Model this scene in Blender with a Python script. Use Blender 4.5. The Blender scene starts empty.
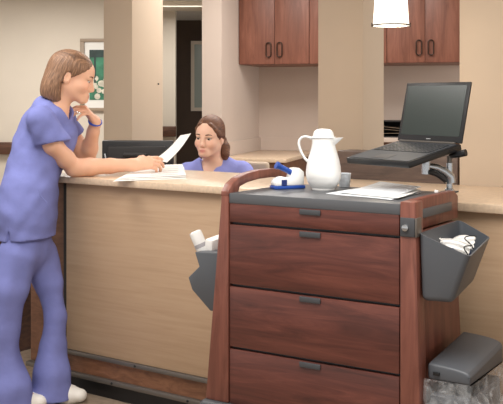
import bpy, bmesh, math, random
import numpy as np
from mathutils import Vector, Matrix
random.seed(5)
R = math.radians
sc = bpy.context.scene
COL = sc.collection
H, F, HZ, CX = 1.373, 950.0, 99.0, 251.5          # eye height, focal length and horizon of a 503x404 frame

def P(px, py, d):
    return Vector(((px - CX) / F * d, d, H - (py - HZ) / F * d))

# ------------------------------------------------------------------ materials
def lin(c):
    out = []
    for v in c:
        v /= 255.0
        out.append(v / 12.92 if v <= 0.04045 else ((v + 0.055) / 1.055) ** 2.4)
    return (*out, 1.0)

MATS = {}
def mat(name, col, rough=0.5, metal=0.0, emit=None, es=0.0, alpha=1.0, trans=0.0, var=0.0, vscale=20.0, bump=0.0, bscale=200.0, spec=0.5, coat=0.0, stretch=(1, 1, 1), sub=0.0):
    m = bpy.data.materials.new(name); m.use_nodes = True
    nt = m.node_tree; b = nt.nodes['Principled BSDF']
    b.inputs['Base Color'].default_value = lin(col)
    b.inputs['Roughness'].default_value = rough
    b.inputs['Metallic'].default_value = metal
    b.inputs['Specular IOR Level'].default_value = spec
    b.inputs['Coat Weight'].default_value = coat
    if sub:
        b.inputs['Subsurface Weight'].default_value = sub
        b.inputs['Subsurface Radius'].default_value = (0.02, 0.008, 0.004)
        b.inputs['Subsurface Scale'].default_value = 0.5
    if emit:
        b.inputs['Emission Color'].default_value = lin(emit); b.inputs['Emission Strength'].default_value = es
    b.inputs['Alpha'].default_value = alpha
    b.inputs['Transmission Weight'].default_value = trans
    if var or bump:
        tc = nt.nodes.new('ShaderNodeTexCoord'); mp = nt.nodes.new('ShaderNodeMapping')
        mp.inputs['Scale'].default_value = stretch
        nt.links.new(tc.outputs['Object'], mp.inputs['Vector'])
        if var:
            n = nt.nodes.new('ShaderNodeTexNoise'); n.inputs['Scale'].default_value = vscale; n.inputs['Detail'].default_value = 5
            nt.links.new(mp.outputs[0], n.inputs['Vector'])
            r = nt.nodes.new('ShaderNodeValToRGB')
            r.color_ramp.elements[0].position = 0.3; r.color_ramp.elements[1].position = 0.7
            r.color_ramp.elements[0].color = lin([max(0, c * (1 - var)) for c in col])
            r.color_ramp.elements[1].color = lin([min(255, c * (1 + var)) for c in col])
            nt.links.new(n.outputs['Fac'], r.inputs['Fac']); nt.links.new(r.outputs['Color'], b.inputs['Base Color'])
        if bump:
            n2 = nt.nodes.new('ShaderNodeTexNoise'); n2.inputs['Scale'].default_value = bscale; n2.inputs['Detail'].default_value = 4
            nt.links.new(mp.outputs[0], n2.inputs['Vector'])
            bp = nt.nodes.new('ShaderNodeBump'); bp.inputs['Strength'].default_value = bump; bp.inputs['Distance'].default_value = 0.01
            nt.links.new(n2.outputs['Fac'], bp.inputs['Height']); nt.links.new(bp.outputs[0], b.inputs['Normal'])
    MATS[name] = m
    return m

def wood(name, dark, mid, light, stretch, scale=3.0, rough=0.4, dist=1.2):
    m = bpy.data.materials.new(name); m.use_nodes = True
    nt = m.node_tree; b = nt.nodes['Principled BSDF']
    b.inputs['Roughness'].default_value = rough
    tc = nt.nodes.new('ShaderNodeTexCoord'); mp = nt.nodes.new('ShaderNodeMapping')
    oi = nt.nodes.new('ShaderNodeObjectInfo'); ad = nt.nodes.new('ShaderNodeVectorMath')
    ad.operation = 'ADD'
    sca = nt.nodes.new('ShaderNodeMath'); sca.operation = 'MULTIPLY'; sca.inputs[1].default_value = 7.0
    nt.links.new(oi.outputs['Random'], sca.inputs[0])
    nt.links.new(tc.outputs['Object'], ad.inputs[0]); nt.links.new(sca.outputs[0], ad.inputs[1])
    mp.inputs['Scale'].default_value = stretch
    nt.links.new(ad.outputs[0], mp.inputs['Vector'])
    n = nt.nodes.new('ShaderNodeTexNoise'); n.inputs['Scale'].default_value = scale; n.inputs['Detail'].default_value = 7
    n.inputs['Roughness'].default_value = 0.62; n.inputs['Distortion'].default_value = dist
    nt.links.new(mp.outputs[0], n.inputs['Vector'])
    r = nt.nodes.new('ShaderNodeValToRGB'); e = r.color_ramp.elements
    e[0].position = 0.3; e[0].color = lin(dark); e[1].position = 0.72; e[1].color = lin(light)
    x = e.new(0.5); x.color = lin(mid)
    nt.links.new(n.outputs['Fac'], r.inputs['Fac']); nt.links.new(r.outputs['Color'], b.inputs['Base Color'])
    MATS[name] = m
    return m

M_wall = mat('wall_paint', (214, 204, 189), 0.8, var=0.012, vscale=3)
M_wallb = mat('wall_paint_taupe', (185, 166, 145), 0.8, var=0.012, vscale=3)
M_walll = mat('wall_paint_alcove', (200, 184, 172), 0.8, var=0.012, vscale=3)
M_ceil = mat('ceiling_tile', (225, 222, 214), 0.9)
M_floor = mat('floor_vinyl', (150, 132, 114), 0.45, var=0.1, vscale=30)
M_dark = mat('dark_brown_wall', (72, 55, 42), 0.6, var=0.06, vscale=4)
M_cart = wood('cart_cherry', (66, 35, 29), (92, 49, 41), (114, 65, 54), (1.0, 3.0, 10.0), 2.6, 0.38)
M_cartv = wood('cart_cherry_upright', (98, 57, 47), (120, 72, 60), (138, 86, 72), (12.0, 12.0, 1.2), 2.6, 0.38)
M_cab = wood('cabinet_cherry', (108, 67, 53), (130, 83, 67), (150, 100, 82), (8.0, 8.0, 0.9), 2.4, 0.4)
M_dwood = wood('counter_walnut', (66, 42, 30), (92, 60, 44), (112, 76, 56), (1.5, 4.0, 9.0), 3.0, 0.45)
M_uwood = wood('upstand_wood', (66, 52, 44), (86, 68, 58), (100, 81, 69), (1.5, 4.0, 9.0), 3.0, 0.45)
M_bwood = wood('plinth_wood', (96, 62, 42), (120, 80, 56), (138, 96, 70), (2.5, 5.0, 9.0), 4.0, 0.5)
M_lam = wood('counter_laminate', (175, 146, 117), (182, 153, 124), (188, 160, 131), (1.2, 4.0, 26.0), 2.2, 0.45, 0.5)
M_top = mat('countertop_stone', (212, 188, 162), 0.3, var=0.05, vscale=60)
M_slate = mat('slate_plastic', (84, 86, 90), 0.42, bump=0.03, bscale=900)
M_slated = mat('slate_plastic_dark', (66, 68, 72), 0.5)
M_bin = mat('bin_plastic', (84, 88, 94), 0.45, bump=0.02, bscale=800)
M_black = mat('black_plastic', (22, 22, 24), 0.4)
M_soft = mat('black_matte', (34, 32, 32), 0.6)
M_key = mat('key_plastic', (36, 38, 42), 0.5)
M_deck = mat('laptop_deck', (50, 53, 58), 0.6)
M_screen = mat('display_glass', (44, 52, 50), 0.22, spec=0.6)
M_steel = mat('brushed_steel', (186, 190, 194), 0.25, metal=0.9)
M_gsteel = mat('grey_metal', (112, 106, 100), 0.4, metal=0.5)
M_bronze = mat('bronze_metal', (62, 46, 38), 0.4, metal=0.6)
M_white = mat('white_plastic', (236, 236, 234), 0.25, coat=0.3)
M_whitem = mat('white_matte', (238, 236, 232), 0.7)
M_paper = mat('paper', (240, 238, 234), 0.8, var=0.01)
M_print = mat('printed_lines', (168, 166, 170), 0.8)
M_pbag = mat('paper_blueish', (228, 234, 240), 0.4, bump=.5, bscale=30)
M_blue = mat('blue_plastic', (34, 74, 158), 0.35)
M_navy = mat('navy_wrap', (30, 48, 110), 0.5)
M_shade = mat('lamp_shade_glow', (255, 250, 240), 0.6, emit=(255, 246, 230), es=1.6)
M_scrub = mat('scrub_cotton', (120, 126, 184), 0.85, var=0.03, vscale=14, bump=0.5, bscale=11, spec=0.2)
M_scrub2 = mat('scrub_cotton_pale', (140, 146, 210), 0.85, var=0.03, vscale=14, bump=0.2, bscale=30, spec=0.2)
M_pink = mat('pink_undershirt', (236, 168, 168), 0.8)
M_shoe = mat('shoe_white', (232, 228, 220), 0.5)
M_brace = mat('blue_silicone', (58, 84, 182), 0.45)
M_silver = mat('silver', (225, 225, 228), 0.2, metal=1.0)
M_eye = mat('eye_white', (196, 184, 176), 0.35)
M_iris = mat('eye_iris', (56, 40, 30), 0.2)
M_hair2b = mat('brow_dark', (70, 46, 34), 0.8)
M_brow = mat('brow_hair', (104, 72, 50), 0.8)
M_green = mat('art_green', (52, 110, 84), 0.6, var=0.25, vscale=9)
M_matbd = mat('art_mat_board', (232, 230, 224), 0.8)
M_frame = mat('art_frame', (150, 132, 112), 0.5)
M_artw = mat('art_pale', (206, 200, 182), 0.6, var=0.1, vscale=20)
M_artd = mat('art_dark', (36, 56, 52), 0.6, var=0.2, vscale=12)
M_pane = mat('pale_pane', (160, 172, 166), 0.25)
M_ivory = mat('ivory_trim', (222, 212, 196), 0.6)
M_chair = mat('chair_fabric', (196, 178, 158), 0.8)

def liner_mat():
    m = bpy.data.materials.new('clear_liner'); m.use_nodes = True
    nt = m.node_tree; b = nt.nodes['Principled BSDF']
    b.inputs['Base Color'].default_value = lin((240, 242, 244)); b.inputs['Roughness'].default_value = 0.3
    tc = nt.nodes.new('ShaderNodeTexCoord')
    n = nt.nodes.new('ShaderNodeTexNoise'); n.inputs['Scale'].default_value = 34; n.inputs['Detail'].default_value = 3; n.inputs['Distortion'].default_value = 1.0
    nt.links.new(tc.outputs['Object'], n.inputs['Vector'])
    r = nt.nodes.new('ShaderNodeMapRange'); r.inputs[1].default_value = 0.42; r.inputs[2].default_value = 0.68; r.inputs[3].default_value = 0.10; r.inputs[4].default_value = 0.28
    nt.links.new(n.outputs['Fac'], r.inputs[0]); nt.links.new(r.outputs[0], b.inputs['Alpha'])
    bp = nt.nodes.new('ShaderNodeBump'); bp.inputs['Strength'].default_value = 0.4; bp.inputs['Distance'].default_value = 0.02
    nt.links.new(n.outputs['Fac'], bp.inputs['Height']); nt.links.new(bp.outputs[0], b.inputs['Normal'])
    return m
M_liner = liner_mat()

def hair_mat(name, dark, mid, light):
    m = bpy.data.materials.new(name); m.use_nodes = True
    nt = m.node_tree; b = nt.nodes['Principled BSDF']; b.inputs['Roughness'].default_value = 0.55
    at = nt.nodes.new('ShaderNodeAttribute'); at.attribute_name = 'strand'
    mp = nt.nodes.new('ShaderNodeMapping'); mp.inputs['Scale'].default_value = (9, 0.8, 1)
    nt.links.new(at.outputs['Vector'], mp.inputs['Vector'])
    n = nt.nodes.new('ShaderNodeTexNoise'); n.inputs['Scale'].default_value = 4; n.inputs['Detail'].default_value = 6
    nt.links.new(mp.outputs[0], n.inputs['Vector'])
    r = nt.nodes.new('ShaderNodeValToRGB'); e = r.color_ramp.elements
    e[0].position = 0.3; e[0].color = lin(dark); e[1].position = 0.72; e[1].color = lin(light); x = e.new(0.5); x.color = lin(mid)
    nt.links.new(n.outputs['Fac'], r.inputs['Fac']); nt.links.new(r.outputs['Color'], b.inputs['Base Color'])
    bp = nt.nodes.new('ShaderNodeBump'); bp.inputs['Strength'].default_value = 0.35; bp.inputs['Distance'].default_value = 0.004
    nt.links.new(n.outputs['Fac'], bp.inputs['Height']); nt.links.new(bp.outputs[0], b.inputs['Normal'])
    return m
M_hair = hair_mat('hair_light_brown', (84, 58, 42), (128, 94, 70), (170, 132, 102))
M_hair2 = hair_mat('hair_auburn', (58, 34, 24), (100, 62, 42), (150, 100, 66))

def skin_mat(name, tone):
    m = bpy.data.materials.new(name); m.use_nodes = True
    nt = m.node_tree; b = nt.nodes['Principled BSDF']
    b.inputs['Roughness'].default_value = 0.5
    b.inputs['Subsurface Weight'].default_value = 0.15
    b.inputs['Subsurface Radius'].default_value = (0.012, 0.005, 0.003); b.inputs['Subsurface Scale'].default_value = 0.6
    at = nt.nodes.new('ShaderNodeAttribute'); at.attribute_name = 'tone'
    nt.links.new(at.outputs['Color'], b.inputs['Base Color'])
    return m
M_skin = skin_mat('skin_warm', 0)
M_skin2 = skin_mat('skin_light', 0)

# ------------------------------------------------------------------ mesh helpers
def link(name, me, m, parent=None, smooth=False, autos=None):
    o = bpy.data.objects.new(name, me); COL.objects.link(o)
    for k in (m if isinstance(m, (list, tuple)) else [m]):
        me.materials.append(k)
    if parent is not None: o.parent = parent
    if smooth:
        for p in me.polygons: p.use_smooth = True
        if autos:
            me.set_sharp_from_angle(angle=R(autos))
    return o

class MB:
    def __init__(s): s.bm = bmesh.new()
    def merge(s, b):
        me = bpy.data.meshes.new('t'); b.to_mesh(me); b.free(); s.bm.from_mesh(me); bpy.data.meshes.remove(me)
    def box(s, x0, x1, y0, y1, z0, z1, bev=0.0, seg=2, M=None):
        b = bmesh.new()
        bmesh.ops.create_cube(b, size=1.0)
        for v in b.verts:
            v.co = Vector((x0 + (v.co.x + .5) * (x1 - x0), y0 + (v.co.y + .5) * (y1 - y0), z0 + (v.co.z + .5) * (z1 - z0)))
        if bev: bmesh.ops.bevel(b, geom=b.edges[:], offset=bev, segments=seg, affect='EDGES', profile=0.5)
        if M is not None: bmesh.ops.transform(b, matrix=M, verts=b.verts)
        s.merge(b); return s
    def hexa(s, pts, bev=0.0, seg=2):
        """eight corners: 0-3 bottom loop, 4-7 the loop above it"""
        b = bmesh.new(); v = [b.verts.new(p) for p in pts]
        for f in ((3, 2, 1, 0), (4, 5, 6, 7), (0, 1, 5, 4), (1, 2, 6, 5), (2, 3, 7, 6), (3, 0, 4, 7)):
            b.faces.new([v[i] for i in f])
        bmesh.ops.recalc_face_normals(b, faces=b.faces)
        if bev: bmesh.ops.bevel(b, geom=b.edges[:], offset=bev, segments=seg, affect='EDGES', profile=0.5)
        s.merge(b); return s
    def prism(s, pts, off, bev=0.0, seg=2):
        """closed 3-D polygon pushed along off"""
        b = bmesh.new(); off = Vector(off)
        a = [b.verts.new(Vector(p)) for p in pts]; c = [b.verts.new(Vector(p) + off) for p in pts]
        n = len(pts)
        b.faces.new(a); b.faces.new(c[::-1])
        for i in range(n): b.faces.new([a[i], c[i], c[(i + 1) % n], a[(i + 1) % n]])
        bmesh.ops.recalc_face_normals(b, faces=b.faces)
        if bev: bmesh.ops.bevel(b, geom=b.edges[:], offset=bev, segments=seg, affect='EDGES', profile=0.5)
        s.merge(b); return s
    def tube(s, pts, rad, n=12, flat=1.0, up=None):
        b = bmesh.new(); pts = [Vector(p) for p in pts]
        rad = rad if isinstance(rad, (list, tuple)) else [rad] * len(pts)
        rings = []; prev = None
        for i, p in enumerate(pts):
            t = (pts[min(i + 1, len(pts) - 1)] - pts[max(i - 1, 0)]).normalized()
            if prev is None:
                a = Vector(up) if up else (Vector((0, 0, 1)) if abs(t.z) < .9 else Vector((1, 0, 0)))
            else: a = prev
            a = (a - t * a.dot(t)).normalized(); prev = a; c = t.cross(a)
            rings.append([b.verts.new(p + (a * math.cos(2 * math.pi * k / n) + c * flat * math.sin(2 * math.pi * k / n)) * rad[i]) for k in range(n)])
        for i in range(len(rings) - 1):
            for k in range(n):
                b.faces.new([rings[i][k], rings[i][(k + 1) % n], rings[i + 1][(k + 1) % n], rings[i + 1][k]])
        b.faces.new(rings[0][::-1]); b.faces.new(rings[-1])
        bmesh.ops.recalc_face_normals(b, faces=b.faces)
        s.merge(b); return s
    def lathe(s, prof, c=(0, 0, 0), n=40, M=None):
        b = bmesh.new(); rings = []
        for r, z in prof:
            rings.append([b.verts.new((c[0] + r * math.cos(2 * math.pi * k / n), c[1] + r * math.sin(2 * math.pi * k / n), c[2] + z)) for k in range(n)])
        for i in range(len(rings) - 1):
            for k in range(n):
                b.faces.new([rings[i][k], rings[i][(k + 1) % n], rings[i + 1][(k + 1) % n], rings[i + 1][k]])
        if prof[0][0] > 1e-6: b.faces.new(rings[0][::-1])
        if prof[-1][0] > 1e-6: b.faces.new(rings[-1])
        bmesh.ops.remove_doubles(b, verts=b.verts, dist=1e-6)
        bmesh.ops.recalc_face_normals(b, faces=b.faces)
        if M is not None: bmesh.ops.transform(b, matrix=M, verts=b.verts)
        s.merge(b); return s
    def torus(s, c, R0, r, axis=(0, 0, 1), n=32, m=10, M=None):
        ax = Vector(axis).normalized(); q = ax.to_track_quat('Z', 'Y')
        b = bmesh.new(); rings = []
        for i in range(n):
            a = 2 * math.pi * i / n
            rings.append([b.verts.new(Vector(c) + q @ Vector(((R0 + r * math.cos(2 * math.pi * k / m)) * math.cos(a), (R0 + r * math.cos(2 * math.pi * k / m)) * math.sin(a), r * math.sin(2 * math.pi * k / m)))) for k in range(m)])
        for i in range(n):
            for k in range(m):
                b.faces.new([rings[i][k], rings[(i + 1) % n][k], rings[(i + 1) % n][(k + 1) % m], rings[i][(k + 1) % m]])
        bmesh.ops.recalc_face_normals(b, faces=b.faces)
        s.merge(b); return s
    def sheet(s, fn, nu, nv, th):
        b = bmesh.new()
        g = [[b.verts.new(fn(i / nu, j / nv)) for j in range(nv + 1)] for i in range(nu + 1)]
        for i in range(nu):
            for j in range(nv): b.faces.new([g[i][j], g[i + 1][j], g[i + 1][j + 1], g[i][j + 1]])
        bmesh.ops.recalc_face_normals(b, faces=b.faces)
        if th: bmesh.ops.solidify(b, geom=b.faces[:], thickness=th)
        s.merge(b); return s
    def build(s, name, m, parent=None, smooth=True, autos=35):
        me = bpy.data.meshes.new(name); s.bm.to_mesh(me); s.bm.free()
        return link(name, me, m, parent, smooth, autos)

def tag(o, label=None, cat=None, group=None, kind=None):
    if label: o['label'] = label
    if cat: o['category'] = cat
    if group: o['group'] = group
    if kind: o['kind'] = kind
    return o
def empty(name, loc=(0, 0, 0), rot=(0, 0, 0)):
    o = bpy.data.objects.new(name, None); COL.objects.link(o); o.location = loc; o.rotation_euler = rot
    return o
def xf(loc, rz, p=None):
    return Matrix.Translation(loc) @ Matrix.Rotation(rz, 4, 'Z')

# ------------------------------------------------------------------ implicit-surface helpers (bodies, hair, clothes)
def V(a): return np.array(a, dtype=np.float64)
class Field:
    def __init__(s, lo, hi, vox):
        s.lo = V(lo); s.vox = vox
        s.n = np.ceil((V(hi) - s.lo) / vox).astype(int) + 1
        s.ax = [(s.lo[i] + vox * np.arange(s.n[i])).astype(np.float32) for i in range(3)]
        s.G = np.full(s.n, 1.0, np.float32)
    def sub(s, lo, hi):
        a = np.clip(np.floor((V(lo) - s.lo) / s.vox).astype(int), 0, s.n)
        b = np.clip(np.ceil((V(hi) - s.lo) / s.vox).astype(int) + 1, 0, s.n)
        sl = tuple(slice(a[i], b[i]) for i in range(3))
        return sl, s.ax[0][sl[0]][:, None, None], s.ax[1][sl[1]][None, :, None], s.ax[2][sl[2]][None, None, :]
    def comb(s, sl, d, k, op):
        g = s.G[sl]
        if g.size == 0: return
        if op == '+':
            if k > 0:
                h = np.clip(.5 + .5 * (d - g) / k, 0, 1); s.G[sl] = d + (g - d) * h - k * h * (1 - h)
            else: s.G[sl] = np.minimum(g, d)
        else:
            e = -d
            if k > 0:
                h = np.clip(.5 - .5 * (e - g) / k, 0, 1); s.G[sl] = e + (g - e) * h + k * h * (1 - h)
            else: s.G[sl] = np.maximum(g, e)
    def cone(s, a, b, ra, rb, k=0.01, flat=None, cut=None, op='+'):
        a = V(a); b = V(b); mr = max(ra, rb)
        if flat is not None: mr *= max(1, flat[1])
        mg = mr + k + 3 * s.vox
        sl, x, y, z = s.sub(np.minimum(a, b) - mg, np.maximum(a, b) + mg)
        d = b - a; L = max(float(d @ d), 1e-12)
        px, py, pz = x - a[0], y - a[1], z - a[2]
        t = np.clip((px * d[0] + py * d[1] + pz * d[2]) / L, 0, 1)
        qx, qy, qz = px - t * d[0], py - t * d[1], pz - t * d[2]
        q2 = qx * qx + qy * qy + qz * qz
        f = 1.0
        if flat is not None:
            n = V(flat[0]); n = n / np.linalg.norm(n)
            c = qx * n[0] + qy * n[1] + qz * n[2]
            q2 = q2 + c * c * (1 / flat[1] ** 2 - 1)
            f = min(1.0, flat[1] ** .5)
        dd = (np.sqrt(np.maximum(q2, 0)) - (ra + (rb - ra) * t)) * f
        if cut is not None:
            for p0, nn in cut:
                p0 = V(p0); nn = V(nn); nn = nn / np.linalg.norm(nn)
                dd = np.maximum(dd, (x - p0[0]) * nn[0] + (y - p0[1]) * nn[1] + (z - p0[2]) * nn[2])
        s.comb(sl, dd, k, op)
    def chain(s, pts, k=0.01, **kw):
        for (a, ra), (b, rb) in zip(pts[:-1], pts[1:]): s.cone(a, b, ra, rb, k, **kw)
    def ell(s, c, r, A=None, k=0.01, op='+', cut=None):
        c = V(c); r = V(r); mg = r.max() + k + 3 * s.vox
        sl, x, y, z = s.sub(c - mg, c + mg)
        px, py, pz = x - c[0], y - c[1], z - c[2]
        if A is None: A = np.eye(3)
        q = [(px * A[i][0] + py * A[i][1] + pz * A[i][2]) for i in range(3)]
        k0 = np.sqrt(sum((q[i] / r[i]) ** 2 for i in range(3))); k1 = np.sqrt(sum((q[i] / r[i] ** 2) ** 2 for i in range(3)))
        d = k0 * (k0 - 1) / np.maximum(k1, 1e-9)
        if cut is not None:
            for p0, nn in cut:
                p0 = V(p0); nn = V(nn); nn = nn / np.linalg.norm(nn)
                d = np.maximum(d, (x - p0[0]) * nn[0] + (y - p0[1]) * nn[1] + (z - p0[2]) * nn[2])
        s.comb(sl, d, k, op)
    def plane(s, p0, n, lo, hi, k=0.0):
        """remove what lies on the +n side of p0 inside the box lo-hi"""
        p0 = V(p0); n = V(n); n = n / np.linalg.norm(n)
        sl, x, y, z = s.sub(lo, hi)
        d = (x - p0[0]) * n[0] + (y - p0[1]) * n[1] + (z - p0[2]) * n[2]
        s.comb(sl, -d, k, '-')
    def warp(s, fn):
        x, y, z = s.ax[0][:, None, None], s.ax[1][None, :, None], s.ax[2][None, None, :]
        s.G = s.G + fn(x, y, z).astype(np.float32)
    def mesh(s, name):
        G = s.G; S = G < 0
        n0, n1, n2 = G.shape
        cnt = np.zeros((n0 - 1, n1 - 1, n2 - 1), np.int8)
        C = [(i, j, k) for i in (0, 1) for j in (0, 1) for k in (0, 1)]
        for i, j, k in C: cnt += S[i:n0 - 1 + i, j:n1 - 1 + j, k:n2 - 1 + k]
        cells = np.argwhere((cnt > 0) & (cnt < 8))
        ids = np.full(cnt.shape, -1, np.int32); ids[tuple(cells.T)] = np.arange(len(cells))
        val = np.stack([G[cells[:, 0] + i, cells[:, 1] + j, cells[:, 2] + k] for i, j, k in C], 1)
        acc = np.zeros((len(cells), 3)); num = np.zeros(len(cells))
        for a in range(8):
            for b in range(a + 1, 8):
                ca, cb = V(C[a]), V(C[b])
                if abs(ca - cb).sum() != 1: continue
                va, vb = val[:, a], val[:, b]; m = (va < 0) != (vb < 0)
                t = np.where(m, va / np.where(m, va - vb, 1), 0)
                acc += (ca + (cb - ca) * t[:, None]) * m[:, None]; num += m
        co = s.lo + s.vox * (cells + acc / num[:, None])
        faces = []
        for ax in range(3):
            u, v = (ax + 1) % 3, (ax + 2) % 3
            sa = [slice(None)] * 3; sb = [slice(None)] * 3
            sa[ax] = slice(0, -1); sb[ax] = slice(1, None)
            df = S[tuple(sa)] != S[tuple(sb)]
            e = np.argwhere(df)
            e = e[(e[:, u] >= 1) & (e[:, v] >= 1) & (e[:, u] < G.shape[u] - 1) & (e[:, v] < G.shape[v] - 1)]
            du = np.zeros(3, int); du[u] = 1; dv = np.zeros(3, int); dv[v] = 1
            q = np.stack([ids[tuple((e - du - dv).T)], ids[tuple((e - dv).T)], ids[tuple(e.T)], ids[tuple((e - du).T)]], 1)
            ins = S[tuple(e.T)]
            q[~ins] = q[~ins][:, ::-1]
            faces.append(q[(q >= 0).all(1)])
        fa = np.concatenate(faces)
        me = bpy.data.meshes.new(name)
        me.from_pydata(co.tolist(), [], fa.tolist()); me.update()
        return me, co

def frame(fwd, up=(0, 0, 1)):
    f = Vector(fwd).normalized(); u = Vector(up); s = f.cross(u).normalized(); u = s.cross(f)
    return f, s, u                                  # forward, right, up

class Loc:
    def __init__(s, c, fwd, roll=0.0, scale=1.0):
        s.c = Vector(c); s.f, s.s, s.u = frame(fwd)
        if roll:
            q = Matrix.Rotation(roll, 3, s.f); s.s = q @ s.s; s.u = q @ s.u
        s.k = scale; s.A = np.array([s.f, s.s, s.u])
    def __call__(s, a, b, c): return s.c + (s.f * a + s.s * b + s.u * c) * s.k
    def inv(s, co): return ((co - V(s.c)) @ s.A.T) / s.k

def add_head(fd, L, ear=-.018):
    k = L.k; A = L.A
    E = lambda a, b, c, r, kk=.012, op='+': fd.ell(L(a, b, c), [x * k for x in r], A, kk, op)
    C = lambda p, q, ra, rb, kk=.01, op='+': fd.cone(L(*p), L(*q), ra * k, rb * k, kk, op=op)
    E(-.012, 0, .040, (.094, .070, .080))
    E(.030, 0, -.026, (.060, .062, .074), .025)
    E(.047, 0, .032, (.050, .057, .052), .02)
    E(.085, 0, -.090, (.016, .019, .015), .025)
    for q in (-1, 1):
        C((-.010, q * .050, -.050), (.066, q * .018, -.092), .016, .014, .03)
        E(.056, q * .040, -.034, (.030, .022, .024), .02)
        E(.096, q * .032, -.001, (.016, .017, .010), .010, '-')
        C((.084, q * .014, .014), (.074, q * .046, .015), .007, .006, .012)
        E(.0790, q * .032, .0050, (.0115, .016, .0050), .005)
        E(.0780, q * .031, -.0125, (.010, .015, .0045), .008)
        E(.0985, q * .0105, -.043, (.009, .006, .007), .006)
        E(ear, q * .071, -.010, (.019, .010, .031), .006)
        E(ear + .003, q * .081, -.008, (.010, .006, .018), .005, '-')
    C((.088, 0, .008), (.105, 0, -.030), .0065, .0085, .010)
    E(.107, 0, -.037, (.009, .0085, .008), .008)
    E(.090, 0, -.034, (.020, .014, .013), .010)
    E(.088, 0, -.010, (.012, .010, .020), .010)
    E(.083, 0, -.070, (.013, .026, .018), .015)
    E(.0945, 0, -.0655, (.008, .0195, .0042), .005)
    E(.0940, 0, -.0755, (.008, .0170, .0050), .005)
    C((.104, -.016, -.0705), (.104, .016, -.0705), .0014, .0014, .003, '-')

def face_extras(L, par, gaze, m_brow):
    for q in (-1, 1):
        c = L(.0755, q * .032, -.0035)
        b = MB(); b.lathe([(0.0, -.0122 * L.k)] + [(.0122 * L.k * math.sin(math.pi * i / 14), -.0122 * L.k * math.cos(math.pi * i / 14)) for i in range(1, 14)] + [(0, .0122 * L.k)], (0, 0, 0), 18)
        d = Vector(gaze).normalized()
        bmesh.ops.transform(b.bm, matrix=Matrix.Translation(c), verts=b.bm.verts)
        for f_ in b.bm.faces:
            f_.material_index = 1 if (f_.calc_center_median() - c).normalized().dot(d) > .66 else 0
        b.build('eye', [M_eye, M_iris], par)
        b = MB(); pts = [L(.0945 - .016 * t * t, q * (.016 + .034 * t), .0185 + .006 * math.sin(t * 2.4) - .004 * t) for t in (0, .25, .5, .75, 1)]
        b.tube(pts, [.0028 * L.k, .0032 * L.k, .003 * L.k, .0022 * L.k, .001 * L.k], 8)
        b.build('eyebrow', m_brow, par)
        b = MB(); pts = [L(.0885 - .013 * abs(t - .45) ** 1.6 * 2.2, q * (.020 + .026 * t), .0005 + .003 * math.sin(t * math.pi)) for t in (0, .25, .5, .75, 1.05)]
        b.tube(pts, [.0010 * L.k, .0016 * L.k, .0018 * L.k, .0017 * L.k, .0008 * L.k], 8)
        b.build('eyelash', M_iris, par)

def tone(me, co, L, base, lip, cheek, hands=()):
    q = L.inv(co)
    col = np.tile(V(base), (len(co), 1))
    def blend(w, c):
        nonlocal col
        col = col * (1 - w[:, None]) + V(c) * w[:, None]
    g = lambda a, b, c, ra, rb, rc: np.exp(-(((q[:, 0] - a) / ra) ** 2 + ((q[:, 1] - b) / rb) ** 2 + ((q[:, 2] - c) / rc) ** 2))
    for sd in (-1, 1): blend(.28 * g(.07, sd * .042, -.035, .03, .025, .022), cheek)
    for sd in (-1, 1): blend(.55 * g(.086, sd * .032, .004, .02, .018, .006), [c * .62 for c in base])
    blend(np.clip(1.5 * g(.099, 0, -.0705, .013, .0165, .0085), 0, 1) * .7, lip)
    blend(.2 * g(.110, 0, -.038, .012, .014, .012), cheek)
    lc = np.array([lin(c)[:3] for c in np.clip(col, 0, 255)]) if len(co) < 10 else None
    c = np.clip(col, 0, 255) / 255.; lc = np.where(c <= .04045, c / 12.92, ((c + .055) / 1.055) ** 2.4)
    a = me.color_attributes.new('tone', 'FLOAT_COLOR', 'POINT')
    a.data.foreach_set('color', np.concatenate([lc, np.ones((len(co), 1))], 1).astype(np.float32).ravel())

def strand(me, co, L, mode):
    """per-vertex coordinate that runs along the combed strands"""
    q = L.inv(co)
    if mode == 'bob':
        ang = np.arctan2(q[:, 1], q[:, 0] + .01); rad = np.hypot(q[:, 0], q[:, 1])
        u = ang * 1.2 + q[:, 0] * 3; v = q[:, 2] * 8
        u = np.where(q[:, 2] > .07, q[:, 0] * 16 + 2 + 0 * ang, u) * .5 + u * .5
    else:
        ang = np.arctan2(q[:, 1], q[:, 2] + .02); u = ang * 1.6; v = q[:, 0] * 8
    a = me.attributes.new('strand', 'FLOAT_VECTOR', 'POINT')
    a.data.foreach_set('vector', np.stack([u, v, 0 * u], 1).astype(np.float32).ravel())

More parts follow.
